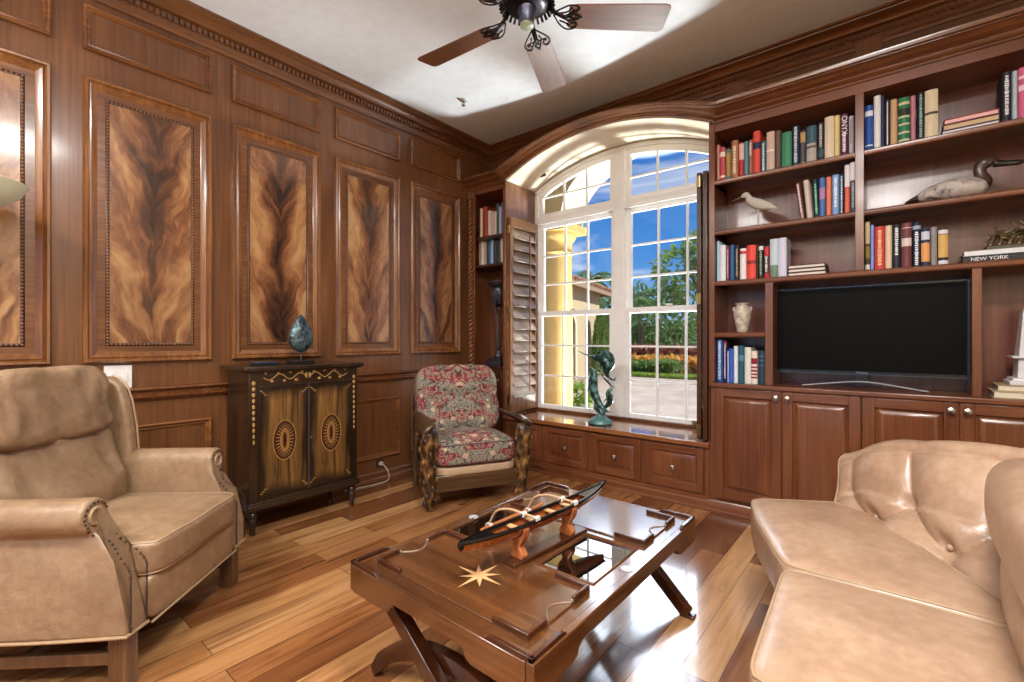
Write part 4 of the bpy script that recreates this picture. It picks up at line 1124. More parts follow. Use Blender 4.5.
# ------------------------------------------------------------------- books
BOOKS = {
 "top_left":[
  (2.414,2.447,0.259,'dusty pink','C08878',[]),
  (2.447,2.485,0.233,'pinkish red','B84650',[('b', 0.72, 0.86, 'E8D8C8'), ('b', 0.1, 0.16, 'E8D8C8')]),
  (2.488,2.520,0.211,'short mustard','A08848',[('b', 0.0, 0.12, '4A7A80'), ('b', 0.88, 1, '4A7A80')]),
  (2.523,2.568,0.261,'warm brown','A06848',[('t', 0.12, 0.85, 'EAD8B8')]),
  (2.571,2.605,0.233,'red and pale pink','B03038',[('b', 0.5, 0.97, 'E0B8B0')]),
  (2.605,2.631,0.235,'thin teal','4A8A98',[]),
  (2.633,2.659,0.237,'rusty beige','9A6250',[('t', 0.55, 0.95, 'E8D8C8')]),
  (2.660,2.704,0.286,'tall bright red','D04838',[('b', 0.58, 0.74, '1C2850')]),
  (2.708,2.738,0.209,'teal striped','2A6070',[('t', 0.06, 0.95, 'D8E8E8')]),
  (2.740,2.788,0.259,'wide rosy beige','CDB0A4',[('b', 0.5, 0.54, 'F0E0D0')]),
  (2.790,2.825,0.253,'dark taupe','5E4A44',[]),
 ],
 "top_left2":[
  (2.828,2.885,0.230,'wide green cloth','2F8058',[]),
  (2.887,2.928,0.254,'navy silver-lettered','1A2440',[('t', 0.08, 0.97, 'C8D4DC')]),
  (2.930,2.962,0.212,'dark grey gold-banded','4A4850',[('b', 0.66, 0.95, 'B89860'), ('b', 0, 0.06, 'C8B090')]),
  (2.965,3.018,0.230,'half slate and half grey','A8A098',[('b', 0.53, 1, '2C5464'), ('b', 0.4, 0.46, '4A5058')]),
  (3.024,3.058,0.236,'black silver-lettered','202028',[('t', 0.35, 0.95, 'C8C8C0'), ('b', 0.1, 0.3, '34505C')]),
  (3.060,3.110,0.260,'wide cream','D8CAB4',[]),
  (3.110,3.138,0.256,'pale yellow','DEC88A',[]),
  (3.140,3.179,0.254,'plum white-lettered','50183C',[('w', 0.1, 0.96, 'F0E8F0')]),
  (3.181,3.206,0.232,'silver grey','B8B0B8',[('t', 0.3, 0.9, '8A8490')]),
 ],
 "top_right":[
  (3.253,3.297,0.265,'royal blue','1E4EA0',[('b', 0.76, 0.88, 'DDE6F4'), ('b', 0.1, 0.13, 'DDE6F4')]),
  (3.299,3.333,0.310,'tall white','E4E6EC',[]),
  (3.335,3.348,0.303,'thin navy','2A3464',[]),
  (3.351,3.373,0.273,'black white-striped','20222E',[('v', 0.05, 0.95, 'D8D8DC')]),
  (3.374,3.407,0.264,'tan','C8A27C',[]),
  (3.410,3.460,0.261,'green gold-banded','157048',[('b', 0.05, 0.1, 'C8C49A'), ('b', 0.22, 0.26, 'C8C49A'), ('b', 0.4, 0.44, 'C8C49A'), ('b', 0.56, 0.6, 'C8C49A'), ('b', 0.62, 0.76, '202418'), ('b', 0.84, 0.9, 'C8C49A')]),
  (3.462,3.486,0.258,'mauve pink','B87890',[]),
  (3.491,3.521,0.265,'black teal-lettered','1C2024',[('t', 0.06, 0.96, '7FA8A8')]),
  (3.522,3.578,0.265,'wide cream dark-banded','D4C6A8',[('b', 0.49, 0.54, '4A4038')]),
 ],
 "top_right2":[
  (3.817,3.853,0.259,'black white-titled','1E222C',[('t', 0.15, 0.92, 'E0E2E6')]),
  (3.855,3.875,0.254,'pale blue-grey','B4C0CC',[]),
  (3.876,3.916,0.261,'wide pink','C85C84',[('b', 0.78, 0.84, 'F0D0D8'), ('b', 0.55, 0.66, 'F0D0D8')]),
 ],
 "mid_left":[
  (2.914,2.945,0.242,'leaning brown','6A4038',[('t', 0.05, 0.95, 'E8D8D8')]),
  (2.949,2.988,0.250,'leaning beige','CDBFB4',[]),
  (2.990,3.029,0.244,'dark green mint-lettered','1C2E30',[('t', 0.1, 0.9, '7FD0A8')]),
  (3.032,3.064,0.242,'blue and pink','4A70B0',[('b', 0.45, 0.75, 'B084B0')]),
  (3.068,3.095,0.241,'salmon orange','E07C5C',[]),
  (3.098,3.135,0.246,'light blue','78A0D8',[('t', 0.2, 0.95, 'E8F0FA')]),
  (3.136,3.157,0.242,'thin navy white-lettered','1A2E50',[('t', 0.05, 0.95, 'D0DCE8')]),
  (3.160,3.187,0.292,'white and coral','D86A50',[('b', 0.55, 1, 'E8E4E4')]),
  (3.187,3.217,0.301,'white and charcoal','3A4250',[('b', 0.64, 1, 'E4E2E8'), ('t', 0.1, 0.6, '9AA4AC')]),
 ],
 "low_left":[
  (2.415,2.446,0.283,'light blue','A8CCE0',[]),
  (2.446,2.488,0.252,'pale white','DCE2EC',[]),
  (2.490,2.512,0.240,'thin maroon','702838',[('t', 0.1, 0.9, 'C8B0B0')]),
  (2.514,2.543,0.245,'medium blue','2C5C90',[]),
  (2.547,2.574,0.240,'black tan-lettered','201E24',[('t', 0.1, 0.9, 'B09878')]),
  (2.578,2.618,0.213,'short white','E6E2E4',[('b', 0.82, 0.92, 'B83048')]),
  (2.620,2.678,0.229,'wide orange-red','D84030',[('b', 0.45, 0.55, '802020')]),
  (2.681,2.692,0.216,'very thin dark green','243428',[]),
  (2.693,2.722,0.213,'black green-lettered','1C2420',[('b', 0.88, 1, 'E0E4E0'), ('t', 0.1, 0.85, '9AB098')]),
  (2.724,2.758,0.205,'red black-banded','B82838',[('b', 0.15, 0.7, '3A3840'), ('t', 0.2, 0.7, 'E0D8D8')]),
  (2.760,2.808,0.252,'tall pale blue landscape','BCCCD8',[('b', 0, 0.32, '6A8470')]),
  (2.808,2.856,0.253,'tall lavender white','CCD0E4',[]),
 ],
 "low_right":[
  (3.258,3.283,0.284,'olive and cream','3E3A24',[('b', 0.55, 1, 'C4B088'), ('b', 0.02, 0.12, 'D8D4C8'), ('b', 0.25, 0.5, '8A7A38')]),
  (3.284,3.302,0.264,'thin periwinkle','8494DC',[]),
  (3.304,3.350,0.250,'wide red','C03C38',[('t', 0.1, 0.92, 'E8B880')]),
  (3.351,3.383,0.249,'cream','DCC4A8',[]),
  (3.384,3.421,0.249,'black white-titled','1A1E28',[('t', 0.3, 0.92, 'D8DCE0')]),
  (3.424,3.468,0.251,'wide maroon','6A3438',[('b', 0.88, 0.9, 'D8C0B8'), ('b', 0.48, 0.66, 'D8C8C0')]),
  (3.470,3.507,0.249,'navy white-titled','161E38',[('b', 0.84, 0.92, '98A4C0'), ('t', 0.04, 0.78, 'E4E8F0')]),
  (3.507,3.544,0.208,'navy and orange','202C50',[('b', 0.12, 0.62, 'E0A060'), ('b', 0.7, 0.92, 'C8D0E0')]),
  (3.546,3.575,0.211,'plain grey','8A8484',[]),
  (3.577,3.618,0.200,'black gold-labelled','1C1A1A',[('b', 0.2, 0.82, 'D0A860'), ('b', 0.84, 0.95, 'D8D4D8'), ('b', 0.02, 0.12, 'D8D4E4')]),
 ],
 "niche":[
  (2.422,2.471,0.301,'tall blue white-lettered','104088',[('t', 0.06, 0.95, 'B8D8F0')]),
  (2.473,2.494,0.289,'thin navy red-topped','1C2040',[('b', 0.85, 1, '802030'), ('t', 0.1, 0.95, 'E0D8E0')]),
  (2.496,2.508,0.219,'thin lavender','B0AEDC',[]),
  (2.509,2.537,0.235,'cobalt blue','2C5CB8',[]),
  (2.538,2.565,0.253,'slim white','E4E6EE',[]),
  (2.567,2.604,0.256,'teal blue','1E5468',[('b', 0.6, 0.75, '4A8090')]),
  (2.607,2.647,0.245,'cream','DDDCD4',[]),
  (2.648,2.687,0.222,'white red-labelled','E4DACC',[('b', 0.6, 0.78, '8E1838'), ('b', 0.48, 0.53, '8E1838'), ('b', 0.37, 0.43, '8E1838'), ('b', 0.27, 0.32, '8E1838'), ('b', 0.17, 0.22, '8E1838')]),
  (2.690,2.736,0.225,'dark teal','1C3A48',[('b', 0.55, 0.57, '6A7A94'), ('b', 0.7, 0.72, '6A7A94'), ('b', 0.82, 0.84, '6A7A94')]),
 ],
 "corner_top":[
  (0.076,0.118,0.321,'cream','D8C8A0',[]),
  (0.118,0.181,0.328,'red','A83830',[]),
  (0.187,0.232,0.278,'white mottled','D8CCC0',[]),
  (0.232,0.270,0.265,'pale pink','D8B8A8',[]),
  (0.273,0.307,0.255,'ivory','DCD0C0',[]),
  (0.308,0.337,0.324,'dark grey-green','4A5650',[]),
  (0.340,0.369,0.291,'pale blue','B0C0D4',[]),
  (0.371,0.395,0.324,'thin lavender','7078A8',[]),
  (0.397,0.423,0.265,'thin lilac white','C8C4DC',[]),
 ],
 "corner_low":[
  (0.060,0.091,0.312,'tan','A88058',[]),
  (0.096,0.133,0.304,'white','E0DCD8',[]),
  (0.135,0.170,0.304,'beige','B8A488',[]),
  (0.172,0.193,0.294,'thin black','26282A',[]),
  (0.194,0.220,0.307,'dark blue','2C5484',[]),
  (0.222,0.265,0.280,'light blue','90B0D8',[]),
  (0.268,0.307,0.268,'black','1E2226',[]),
  (0.308,0.353,0.264,'green-black','24302C',[]),
  (0.358,0.397,0.270,'pale pink','DCC0BC',[]),
  (0.398,0.430,0.256,'dark red','84282C',[]),
 ],
}
ORD = ['first', 'second', 'third', 'fourth', 'fifth', 'sixth', 'seventh', 'eighth', 'ninth', 'tenth', 'eleventh', 'twelfth', 'thirteenth', 'fourteenth', 'fifteenth', 'sixteenth', 'seventeenth', 'eighteenth', 'nineteenth', 'twentieth']
BOOKS['top_left'] += BOOKS.pop('top_left2')
def upright_book(x0, x1, z, h, y, c, deco, depth=.165, tilt=0):
    """cover with a rounded spine towards the room; page block and spine markings are parts"""
    w = x1-x0-.002; cx = (x0+x1)/2
    o = bpy.data.objects.new('b', None)
    m = MB(); t = min(.003, w*.12)
    n = 6; arc = [(-w/2+w*k/n, -.010*math.sin(PI*k/n)*min(1, w/.03)) for k in range(n+1)]
    poly = arc + [(w/2, depth), (w/2-t, depth), (w/2-t, .006), (-w/2+t, .006), (-w/2+t, depth), (-w/2, depth)]
    m.prism(poly, 0, h, lambda u, v_, a: (u, v_, a))
    b = m.build('book', col(c), smooth=50); b.location = (cx, y, z+(.002 if tilt else .0005)); b.rotation_euler = (0, R(tilt), 0)
    m = MB(); m.box(-w/2+t, w/2-t, .006, depth-.005, .003, h-.004); m.build('pages', M['pages'], b)
    def sy(u): return -.010*math.sin(PI*(u/w+.5))*min(1, w/.03)-.0007
    for kind, a, d, cc in deco:
        m = MB(); z0, z1 = h*a, h*d
        if kind == 'b' or kind == 'v':
            q = w*.5 if kind == 'b' else w*.14
            k = 6
            for i in range(k):
                u0, u1 = -q+2*q*i/k, -q+2*q*(i+1)/k
                m.add([(u0, sy(u0), z0), (u1, sy(u1), z0), (u1, sy(u1), z1), (u0, sy(u0), z1)], [(0, 1, 2, 3)])
            m.build('spine_band', col(cc), b, smooth=0)
        elif kind == 't':
            zz = z0; rr = random.Random(int(x0*10000))
            while zz < z1-.004:
                L = rr.uniform(.004, .010)
                q = w*rr.uniform(.16, .24)
                m.add([(-q, sy(0)-.0004, zz), (q, sy(0)-.0004, zz), (q, sy(0)-.0004, min(z1, zz+L)), (-q, sy(0)-.0004, min(z1, zz+L))], [(0, 1, 2, 3)])
                zz += L+rr.uniform(.0015, .005)
            m.build('spine_lettering', col(cc), b, smooth=0)
        elif kind == 'w':
            text_part('spine_title', 'ONYX', h*.155, col(cc), b, tr(0, sy(0)-.0005, h*.72) @ rot('X', R(90)) @ rot('Z', R(-90)))
            zz = z0; rr = random.Random(3)
            while zz < h*.52:
                L = rr.uniform(.004, .010)
                m.add([(-w*.2, sy(0)-.0004, zz), (w*.2, sy(0)-.0004, zz), (w*.2, sy(0)-.0004, zz+L), (-w*.2, sy(0)-.0004, zz+L)], [(0, 1, 2, 3)]); zz += L+.003
            m.build('spine_lettering', col(cc), b, smooth=0)
    return b
SHELVES = {'top_left': (2.302, 'on the top left shelf', 'books on the top left shelf'), 'top_right': (2.303, 'on the top right shelf', 'books on the top right shelf'),
    'top_right2': (2.303, 'beyond the flat stack on top shelf', 'books at the right end of the top shelf'), 'mid_left': (1.953, 'beside the shorebird', 'books beside the shorebird'),
    'low_left': (1.602, 'on the shelf below the shorebird', 'books below the shorebird'), 'low_right': (1.602, 'below the duck decoy', 'books below the duck decoy'),
    'niche': (.898, 'in the niche below the stone vase', 'books below the stone vase'),
    'corner_top': (2.225, 'on upper shelf of corner bookcase', 'books on the upper corner shelf'), 'corner_low': (1.945, 'on lower shelf of corner bookcase', 'books on the lower corner shelf')}
for key, rows in BOOKS.items():
    z, where, grp = SHELVES[key]
    for k, (x0, x1, h, nm, c, deco) in enumerate(rows):
        y = .04 if 'corner' not in key else .10
        if key == 'top_left' and k == 0: x0 = 2.427
        if key == 'low_left' and k == 0: x0 = 2.427
        if key == 'niche' and k == 0: x0 = 2.427
        if key == 'top_right' and k == 0: x0 = 3.258
        if key == 'low_right' and k == 0: x0 = 3.259
        tilt = {0: -7, 1: -5, 2: -2.5}.get(k, 0) if key == 'mid_left' else 0
        if tilt: x0 += .018; x1 += .014*(1-.2*k); h *= .985
        if key == 'mid_left' and k == 2: x1 = 3.034
        b = upright_book(x0, x1, z, h, y, c, deco, tilt=tilt)
        tag(b, '%s book, %s from left %s' % (nm, ORD[k], where), 'book', grp)
def flat_book(name_label, x0, x1, y0, y1, z0, z1, cover, grp, edge=None, title=None):
    m = MB(); t = min(.004, (z1-z0)*.16)
    m.box(x0, x1, y0, y1, z0, z0+t); m.box(x0, x1, y0, y1, z1-t, z1)
    if title: m.box(x0, x1, y0, y0+.004, z0, z1)          # spine towards the room
    else: m.box(x1-.004, x1, y0, y1, z0, z1)
    b = m.build('book', col(cover), bevel=.001); tag(b, name_label, 'book', grp)
    m = MB(); m.box(x0+.005, x1-.005, y0+.005, y1-.005, z0+t, z1-t); m.build('pages', col(edge) if edge else M['pages'], b)
    if title: text_part('spine_title', title, (z1-z0)*.86, col('F2F0EA'), b, tr(x0+.03, y0-.0006, (z0+z1)/2-.001) @ rot('X', R(90)), align='LEFT')
    return b
g = 'books lying flat on the top shelf'
flat_book('white-edged bottom book of flat stack on the top shelf', 3.592, 3.812, .04, .26, 2.3035, 2.331, '30263A', g, 'E4E0E4')
flat_book('tan-edged middle book of flat stack on the top shelf', 3.596, 3.814, .045, .26, 2.3315, 2.363, '2C2420', g, 'C8A880')
flat_book('red-covered top book of flat stack on the top shelf', 3.60, 3.812, .045, .26, 2.3635, 2.391, '8A2030', g, 'E8B4B0')
g = 'books lying flat below the shorebird'
for k, nm in enumerate(('bottom', 'middle', 'top')):
    flat_book('dark-covered cream-edged %s book of flat stack above the television' % nm, 2.862, 3.07-.003*k, .04, .24, 1.6025+.0235*k, 1.6025+.0235*k+.0225, '2E1C20', g, 'DCD0C4')
g = 'big books under the bronze sculpture'
flat_book('black book titled NEW YORK under a white book and bronze sculpture', 3.672, 4.0, .02, .26, 1.6025, 1.633, '14141C', g, title='NEW YORK')
flat_book('white book directly under the spiky bronze sculpture', 3.678, 4.0, .022, .26, 1.6335, 1.6635, 'DCDFE2', g, title=' ')
g = 'books under the white obelisk'
flat_book('cream book at the bottom under the white obelisk', 3.785, 4.04, .02, .24, .8975, .933, 'B8A888', g, 'D8CEB8')
flat_book('buff book directly under the white obelisk', 3.80, 4.03, .025, .24, .9335, .9655, 'A89468', g, 'D8CEB8')
# ------------------------------------------------------------------ the sofa
sf = thing('tufted_leather_sofa', 'large tan leather sofa with button-tufted rolled end at right', 'sofa', (3.35, -1.7, 0))
SO = tr(-3.35, 1.7, 0); L2 = M['leather2']
def smb():
    m = MB(); m.M = SO; return m
m = smb(); A1 = cushion(m, (.29, .305, .072), (3.42, -2.0, .405), 13, (0, .020), 14, quad=[(3.145, -2.305), (3.72, -2.305), (3.72, -1.692), (3.118, -1.692)]); m.M = SO
c1 = m.build('seat_cushion', L2, sf, smooth=180)
Q = [(3.115, -1.69), (3.72, -1.68), (3.25, -.83), (2.885, -1.06)]
m = smb(); A2 = cushion(m, (.3, .3, .074), (0, 0, .404), 11, (0, .028), 16, quad=Q, fn=lambda P: P + V((-.03*max(0, 1-abs(P.y+1.35)/.35)*max(0, 1-(P.x-2.9)/.4), 0, 0))); c2 = m.build('seat_cushion', L2, sf, smooth=180)
def path_tube(par, pts, r=.006):
    m = smb(); m.tube(pts, r, 6); return m.build('piping', M['piping'], par, smooth=180)
for z in (.92, -.92):
    path_tube(c1, rim(A1, z), .0042); path_tube(c2, rim(A2, z), .0042)
# upholstered base
m = smb(); cushion(m, (.31, .33, .14), (3.42, -2.0, .20), 9, (0, 0), 8); cushion(m, (.3, .3, .14), (0, 0, .20), 9, (0, 0), 10, quad=[(3.13, -1.70), (3.75, -1.7), (3.30, -.80), (2.965, -1.0)])
m.build('base', L2, sf, smooth=180)
for x, y in ((3.02, -1.08), (3.17, -1.7), (3.17, -2.25), (3.3, -.86), (3.9, -2.25), (3.9, -1.5)):
    m = smb(); m.lathe([(.018, 0), (.022, .01), (.03, .05), (.032, .08)], 12, c=(x, y, 0)); m.build('leg', M['leg_wood'], sf, smooth=60)
# tufted end: a reclined panel between a seat line and a rising top line, rolled over at the back
B0, B1 = V((3.165, -.875, .40)), V((3.68, -1.50, .40))
top = spline([(3.19, -.71, .60), (3.33, -.83, .70), (3.45, -.95, .742), (3.58, -1.06, .77), (3.74, -1.19, .79)], 8)
def topat(s):
    f = min(.9999, max(0, s))*(len(top)-1); i = int(f); return top[i].lerp(top[i+1], f-i)
def tuf(s, t):
    p = (s-.5)/.40; q = (t-.5)/.34
    if t <= .5: b = (abs(math.sin(PI*(p+q/2)))*abs(math.sin(PI*(p-q/2))))**.6
    else:
        b0 = abs(math.sin(PI*p))**.6
        k = min(1, (t-.5)/.25); b1 = (abs(math.sin(PI*(p+q/2)))*abs(math.sin(PI*(p-q/2))))**.42
        b = max(b0, 0)*(.55+.45*k) + 0*b1
    # deep pull at the buttons
    for ps, ts in ((.5, .5), (.1, .5), (.9, .5), (.3, .27), (.7, .27), (1.1, .27), (-.1, .27)):
        d = math.hypot((s-ps)*1.9, (t-ts)); b -= .55*math.exp(-(d/.07)**2)
    return b
nv = V((-.77, -.64, 0))
def tuft_pt(u, v):
    s = u
    e = (s/.16)**.7 if s < .16 else 1
    A = B0.lerp(B1, s); C_ = topat(s); h = C_.z
    if v <= .62:
        t = v/.62; P = A.lerp(C_, t); bow = .03*math.sin(PI*t)
        return P + (nv+V((0, 0, .45))).normalized()*(.062*tuf(s, t)*e*(1-t**6*.5) - bow*.6)
    k = (v-.62)/.38; a = PI*k*1.05
    r = .055
    Cc = C_ - nv*r
    P = Cc + nv*(r*math.cos(a)) + V((0, 0, r*math.sin(a)*.9))
    if k > .75: P.z -= (k-.75)/.25*(h-.15)
    return P + V((0, 0, .012*abs(math.sin(PI*(s-.5)/.40))**.5*(1-k)))
m = smb(); m.grid(lambda u, v: tuft_pt(u, v), 90, 64); m.build('tufted_end', L2, sf, smooth=180)
m = smb()   # closing face at the free end, with welt
e0 = [tuft_pt(0, v/40) for v in range(41)]
m.add(e0+[V((3.26, -.75, .2))], [(i, i+1, 41) for i in range(40)]); m.build('end_panel', L2, sf, smooth=60)
m = smb(); m.tube(e0[:34], .0042, 6); m.build('piping', M['piping'], sf, smooth=180)
for ps, ts in ((.5, .5), (.3, .27), (.7, .27)):
    P = tuft_pt(ps, ts*.62)+nv*.006; m = smb(); m.ball(tuple(P), .013, n=10); m.build('button', M['leather2'], sf, smooth=180)
# plump back rolls along the right-hand side
m = smb(); cushion(m, (.21, .66, .125), (3.785, -1.965, .765), 3.2, (0, 0), 12); m.build('back_cushion', L2, sf, smooth=180)
m = smb(); cushion(m, (.18, .64, .125), (3.785, -1.97, .545), 3.2, (0, 0), 12); m.build('back_cushion', L2, sf, smooth=180)
m = smb(); m.box(3.74, 3.96, -2.62, -1.30, .12, .78); m.build('back_frame', L2, sf, bevel=.05, seg=4)
# low rolled arm at the near end
m = smb(); cushion(m, (.40, .085, .215), (3.52, -2.41, .32), 4.5, (0, 0), 10); m.build('arm', L2, sf, smooth=180)

# --------------------------------------------------------------- ceiling fan
fn_ = thing('ceiling_fan', 'five blade brown wooden ceiling fan with dark filigree irons', 'ceiling fan', (2.02, -1.615, ZC))
fz = lambda z: z-ZC
m = MB(); m.lathe([(.07, 0), (.072, -.02), (.05, -.055), (.02, -.065)], 24); m.build('canopy', M['iron'], fn_, smooth=50)
m = MB(); m.lathe([(.014, -.05), (.014, fz(2.95))], 12); m.build('downrod', M['iron'], fn_, smooth=50)
m = MB(); m.lathe([(.03, fz(2.96)), (.10, fz(2.955)), (.135, fz(2.93)), (.14, fz(2.88)), (.13, fz(2.84)), (.10, fz(2.81)), (.07, fz(2.80)), (.0, fz(2.80))], 32)
for k in range(32):
    a = 2*PI*k/32; m.cbox((0, 0, 0), .012, .008, .05, M=rot('Z', a) @ tr(.118, 0, fz(2.825)) @ rot('Y', R(-35)))
m.build('motor_housing', plain('fan_motor', '2E2C30', .3, .8), fn_, smooth=50)
m = MB(); m.lathe([(.047, fz(2.805)), (.047, fz(2.79)), (.040, fz(2.78)), (.036, fz(2.735)), (.035, fz(2.725)), (.0, fz(2.725))], 24); m.build('switch_housing', plain('grey_blue_metal', '5A5C70', .35, .7), fn_, smooth=50)
m = MB(); m.lathe([(.034, fz(2.728)), (.034, fz(2.716)), (.026, fz(2.711)), (.0, fz(2.710))], 24); m.build('end_cap', plain('pale_green_cap', '9AA890', .4), fn_, smooth=50)
FB = wood('fan_blade', '4E2E1A', '70452A', '8A5C3A', 'x', rough=.35)
for a in (41, 113, 185, 257, 329):
    Mx = rot('Z', R(a)) @ tr(0, 0, fz(2.768)) @ rot('X', R(-11))
    m = MB(); n = 8
    ed = [(.20, .052), (.215, .064), (.24, .068), (.655, .078), (.677, .072), (.685, .058)]
    poly = [(x, -w) for x, w in ed] + [(x, w) for x, w in ed[::-1]]
    m.prism(poly, -.003, .003, lambda u, w, q: (u, w, q)); b = m.build('blade', FB, fn_, bevel=.0015); b.matrix_local = Mx
    m = MB(); m.tube([(.10, 0, .05), (.14, 0, .02), (.18, 0, -.004), (.22, 0, -.006)], [.014, .012, .012, .010], 8, squash=.6)
    for s in (-1, 1):
        m.tube(spline([(.13, s*.006, .015), (.165, s*.045, -.002), (.20, s*.066, -.006), (.235, s*.062, -.006), (.25, s*.045, -.006), (.235, s*.03, -.006), (.215, s*.036, -.006)], 4), .004, 6)
        m.tube(spline([(.18, s*.004, -.005), (.21, s*.02, -.006), (.24, s*.012, -.006), (.265, 0, -.006)], 4), .005, 6)
        m.tube(spline([(.16, s*.02, -.003), (.19, s*.03, -.006), (.215, s*.05, -.006)], 4), .004, 6)
    ir = m.build('blade_iron', plain('blade_iron', '221E22', .35, .6), fn_, smooth=180); ir.matrix_local = Mx
sk = thing('ceiling_sprinkler', 'small metal fire sprinkler head on the white ceiling', 'sprinkler', (.56, -.61, ZC))
m = MB(); m.lathe([(.035, 0), (.036, -.004), (.03, -.008), (.012, -.01)], 20); m.build('escutcheon', M['chrome'], sk, smooth=50)
m = MB(); m.lathe([(.012, -.008), (.012, -.02), (.006, -.026)], 10); m.tube([(.012, 0, -.018), (.016, 0, -.03), (0, 0, -.045)], .003, 6); m.tube([(-.012, 0, -.018), (-.016, 0, -.03), (0, 0, -.045)], .003, 6); m.lathe([(.017, -.045), (.018, -.048), (0, -.049)], 14); m.build('deflector', M['brass'], sk, smooth=50)
# ------------------------------------------------------------------ outdoors
GZ = -.15
def pavers():
    t = NT('driveway_pavers'); br = t.node('ShaderNodeTexBrick'); br.offset = .5
    br.inputs['Scale'].default_value = 1; br.inputs['Brick Width'].default_value = .24; br.inputs['Row Height'].default_value = .14; br.inputs['Mortar Size'].default_value = .006
    br.inputs['Color1'].default_value = lin('B09C88'); br.inputs['Color2'].default_value = lin('988676'); br.inputs['Mortar'].default_value = lin('7C7064')
    t.link(t.coord(rotv=(0, 0, R(38))), br.inputs['Vector'])
    n = t.noise(t.coord(), 1.3, 4); t.color(t.mix(.5, br.outputs['Color'], t.ramp(n, [(.35, '96826E'), (.65, 'BEAC98')])))
    t.set(Roughness=.85); return t.mat
m = MB(); m.box(-40, 45, .63, 60, GZ-.2, GZ); struct('ground', m, pavers(), smooth=0)
m = MB(); m.box(-40, 45, -30, -5.33, -.3, -.02); struct('patio', m, plain('patio_stone', 'B8AC9C', .8), smooth=0)
STU = plain('yellow_stucco', 'E2C078', .85, bump=(60, .15)); CRM = plain('cream_stucco', 'EADFC4', .85)
pc = thing('porch_column', 'round yellow stucco porch column just outside the window', 'column', (.06, 1.55, GZ))
m = MB(); m.box(-.27, .27, -.27, .27, 0, .22); m.lathe([(.25, .22), (.26, .27), (.23, .30)], 28); m.build('base', STU, pc, bevel=.01)
m = MB(); m.lathe([(.20, .28), (.205, .9), (.20, 1.6), (.185, 2.42)], 28); m.build('shaft', STU, pc, smooth=60)
m = MB(); m.lathe([(.185, 2.40), (.215, 2.43), (.19, 2.46), (.19, 2.56), (.225, 2.60), (.25, 2.65), (.24, 2.68)], 28); m.box(-.27, .27, -.27, .27, 2.68, 2.78); m.build('capital', STU, pc, smooth=50)
# porch arch springing from the column
pa = thing('porch_arch', 'cream and yellow stucco porch arch springing above the column', 'arch')
m = MB(); z0 = GZ+2.78
cxx, half, rise = 2.9, 2.62, 1.0
pts = [(cxx-half*math.cos(PI*k/40), z0+rise*math.sin(PI*k/40)**.8) for k in range(41)]
for (a, b), (c, d) in zip(pts, pts[1:]): m.prism([(a, b), (c, d), (c, 4.3), (a, 4.3)], 1.30, 1.80, T_xz)
m.prism([(-2.2, z0), (.28, z0), (.28, 4.3), (-2.2, 4.3)], 1.30, 1.80, T_xz)
m.build('wall', STU, pa, smooth=30)
m = MB()
for (a, b), (c, d) in zip(pts, pts[1:]): m.prism([(a, b-.004), (c, d-.004), (c, d-.02), (a, b-.02)], 1.29, 1.81, T_xz)
m.build('soffit', CRM, pa, smooth=30)
# the neighbouring wing of the house, turned a little to the window
hw = thing('house_wing', 'beige stucco house wing with red tile roof seen through left window', 'building', (-5.6, 12.9, GZ), R(13))
WB = plain('beige_stucco', 'D2BE9A', .85)
m = MB(); m.box(-5, 0, -6.5, 0, 0, 3.2); m.build('wall', WB, hw)
m = MB(); n = 16; m.box(.0, .02, -4.45, -3.05, 0, 1.75)
arc = [(-3.75+.70*math.cos(PI*k/n), 1.75+.45*math.sin(PI*k/n)) for k in range(n+1)]
TX = lambda u, w, a: (a, u, w)
m.prism(arc, .0, .02, TX); m.build('door', plain('dark_door', '4A3A2C', .4), hw)
m = MB()
for k in range(n):
    a, b = arc[k], arc[k+1]; c = (-3.75, 1.75)
    m.prism([a, b, (c[0]+(b[0]-c[0])*1.25, c[1]+(b[1]-c[1])*1.25), (c[0]+(a[0]-c[0])*1.25, c[1]+(a[1]-c[1])*1.25)], .0, .06, TX)
m.box(.0, .06, -4.63, -4.45, 0, 1.75); m.box(.0, .06, -3.05, -2.87, 0, 1.75); m.build('door_surround', CRM, hw)
def tiles():
    t = NT('clay_tiles'); w = t.node('ShaderNodeTexWave', wave_type='BANDS', bands_direction='Y'); w.inputs['Scale'].default_value = 1.6; w.inputs['Distortion'].default_value = 0
    t.link(t.coord(), w.inputs['Vector']); n = t.noise(t.coord((5, 5, 5)), 1, 3)
    t.color(t.ramp(n, [(.35, '8E5A48'), (.5, 'B07C68'), (.68, 'C89A84')])); t.bump(w.outputs['Fac'], 1, .06); t.set(Roughness=.8); return t.mat
m = MB(); ez = 3.2
m.add([(.36, .5, ez), (.36, -7, ez), (-5.5, -7, ez), (-5.5, .5, ez), (-2.4, -2.4, ez+.95), (-2.4, -4.2, ez+.95)], [(0, 1, 5, 4), (1, 2, 5), (2, 3, 4, 5), (3, 0, 4)])
m.build('roof', tiles(), hw, smooth=0)
m = MB(); m.box(.30, .38, -7, .55, ez-.16, ez+.01); m.box(-5.5, .38, .47, .55, ez-.16, ez+.01); m.build('fascia', plain('eave_fascia', 'A89078', .7), hw)
m = MB()
k = -6.9
while k < .5: m.tube([(.42, k, ez+.05), (-.2, k, ez+.27)], .075, 8); k += .22
m.build('eave_tiles', tiles(), hw, smooth=60)

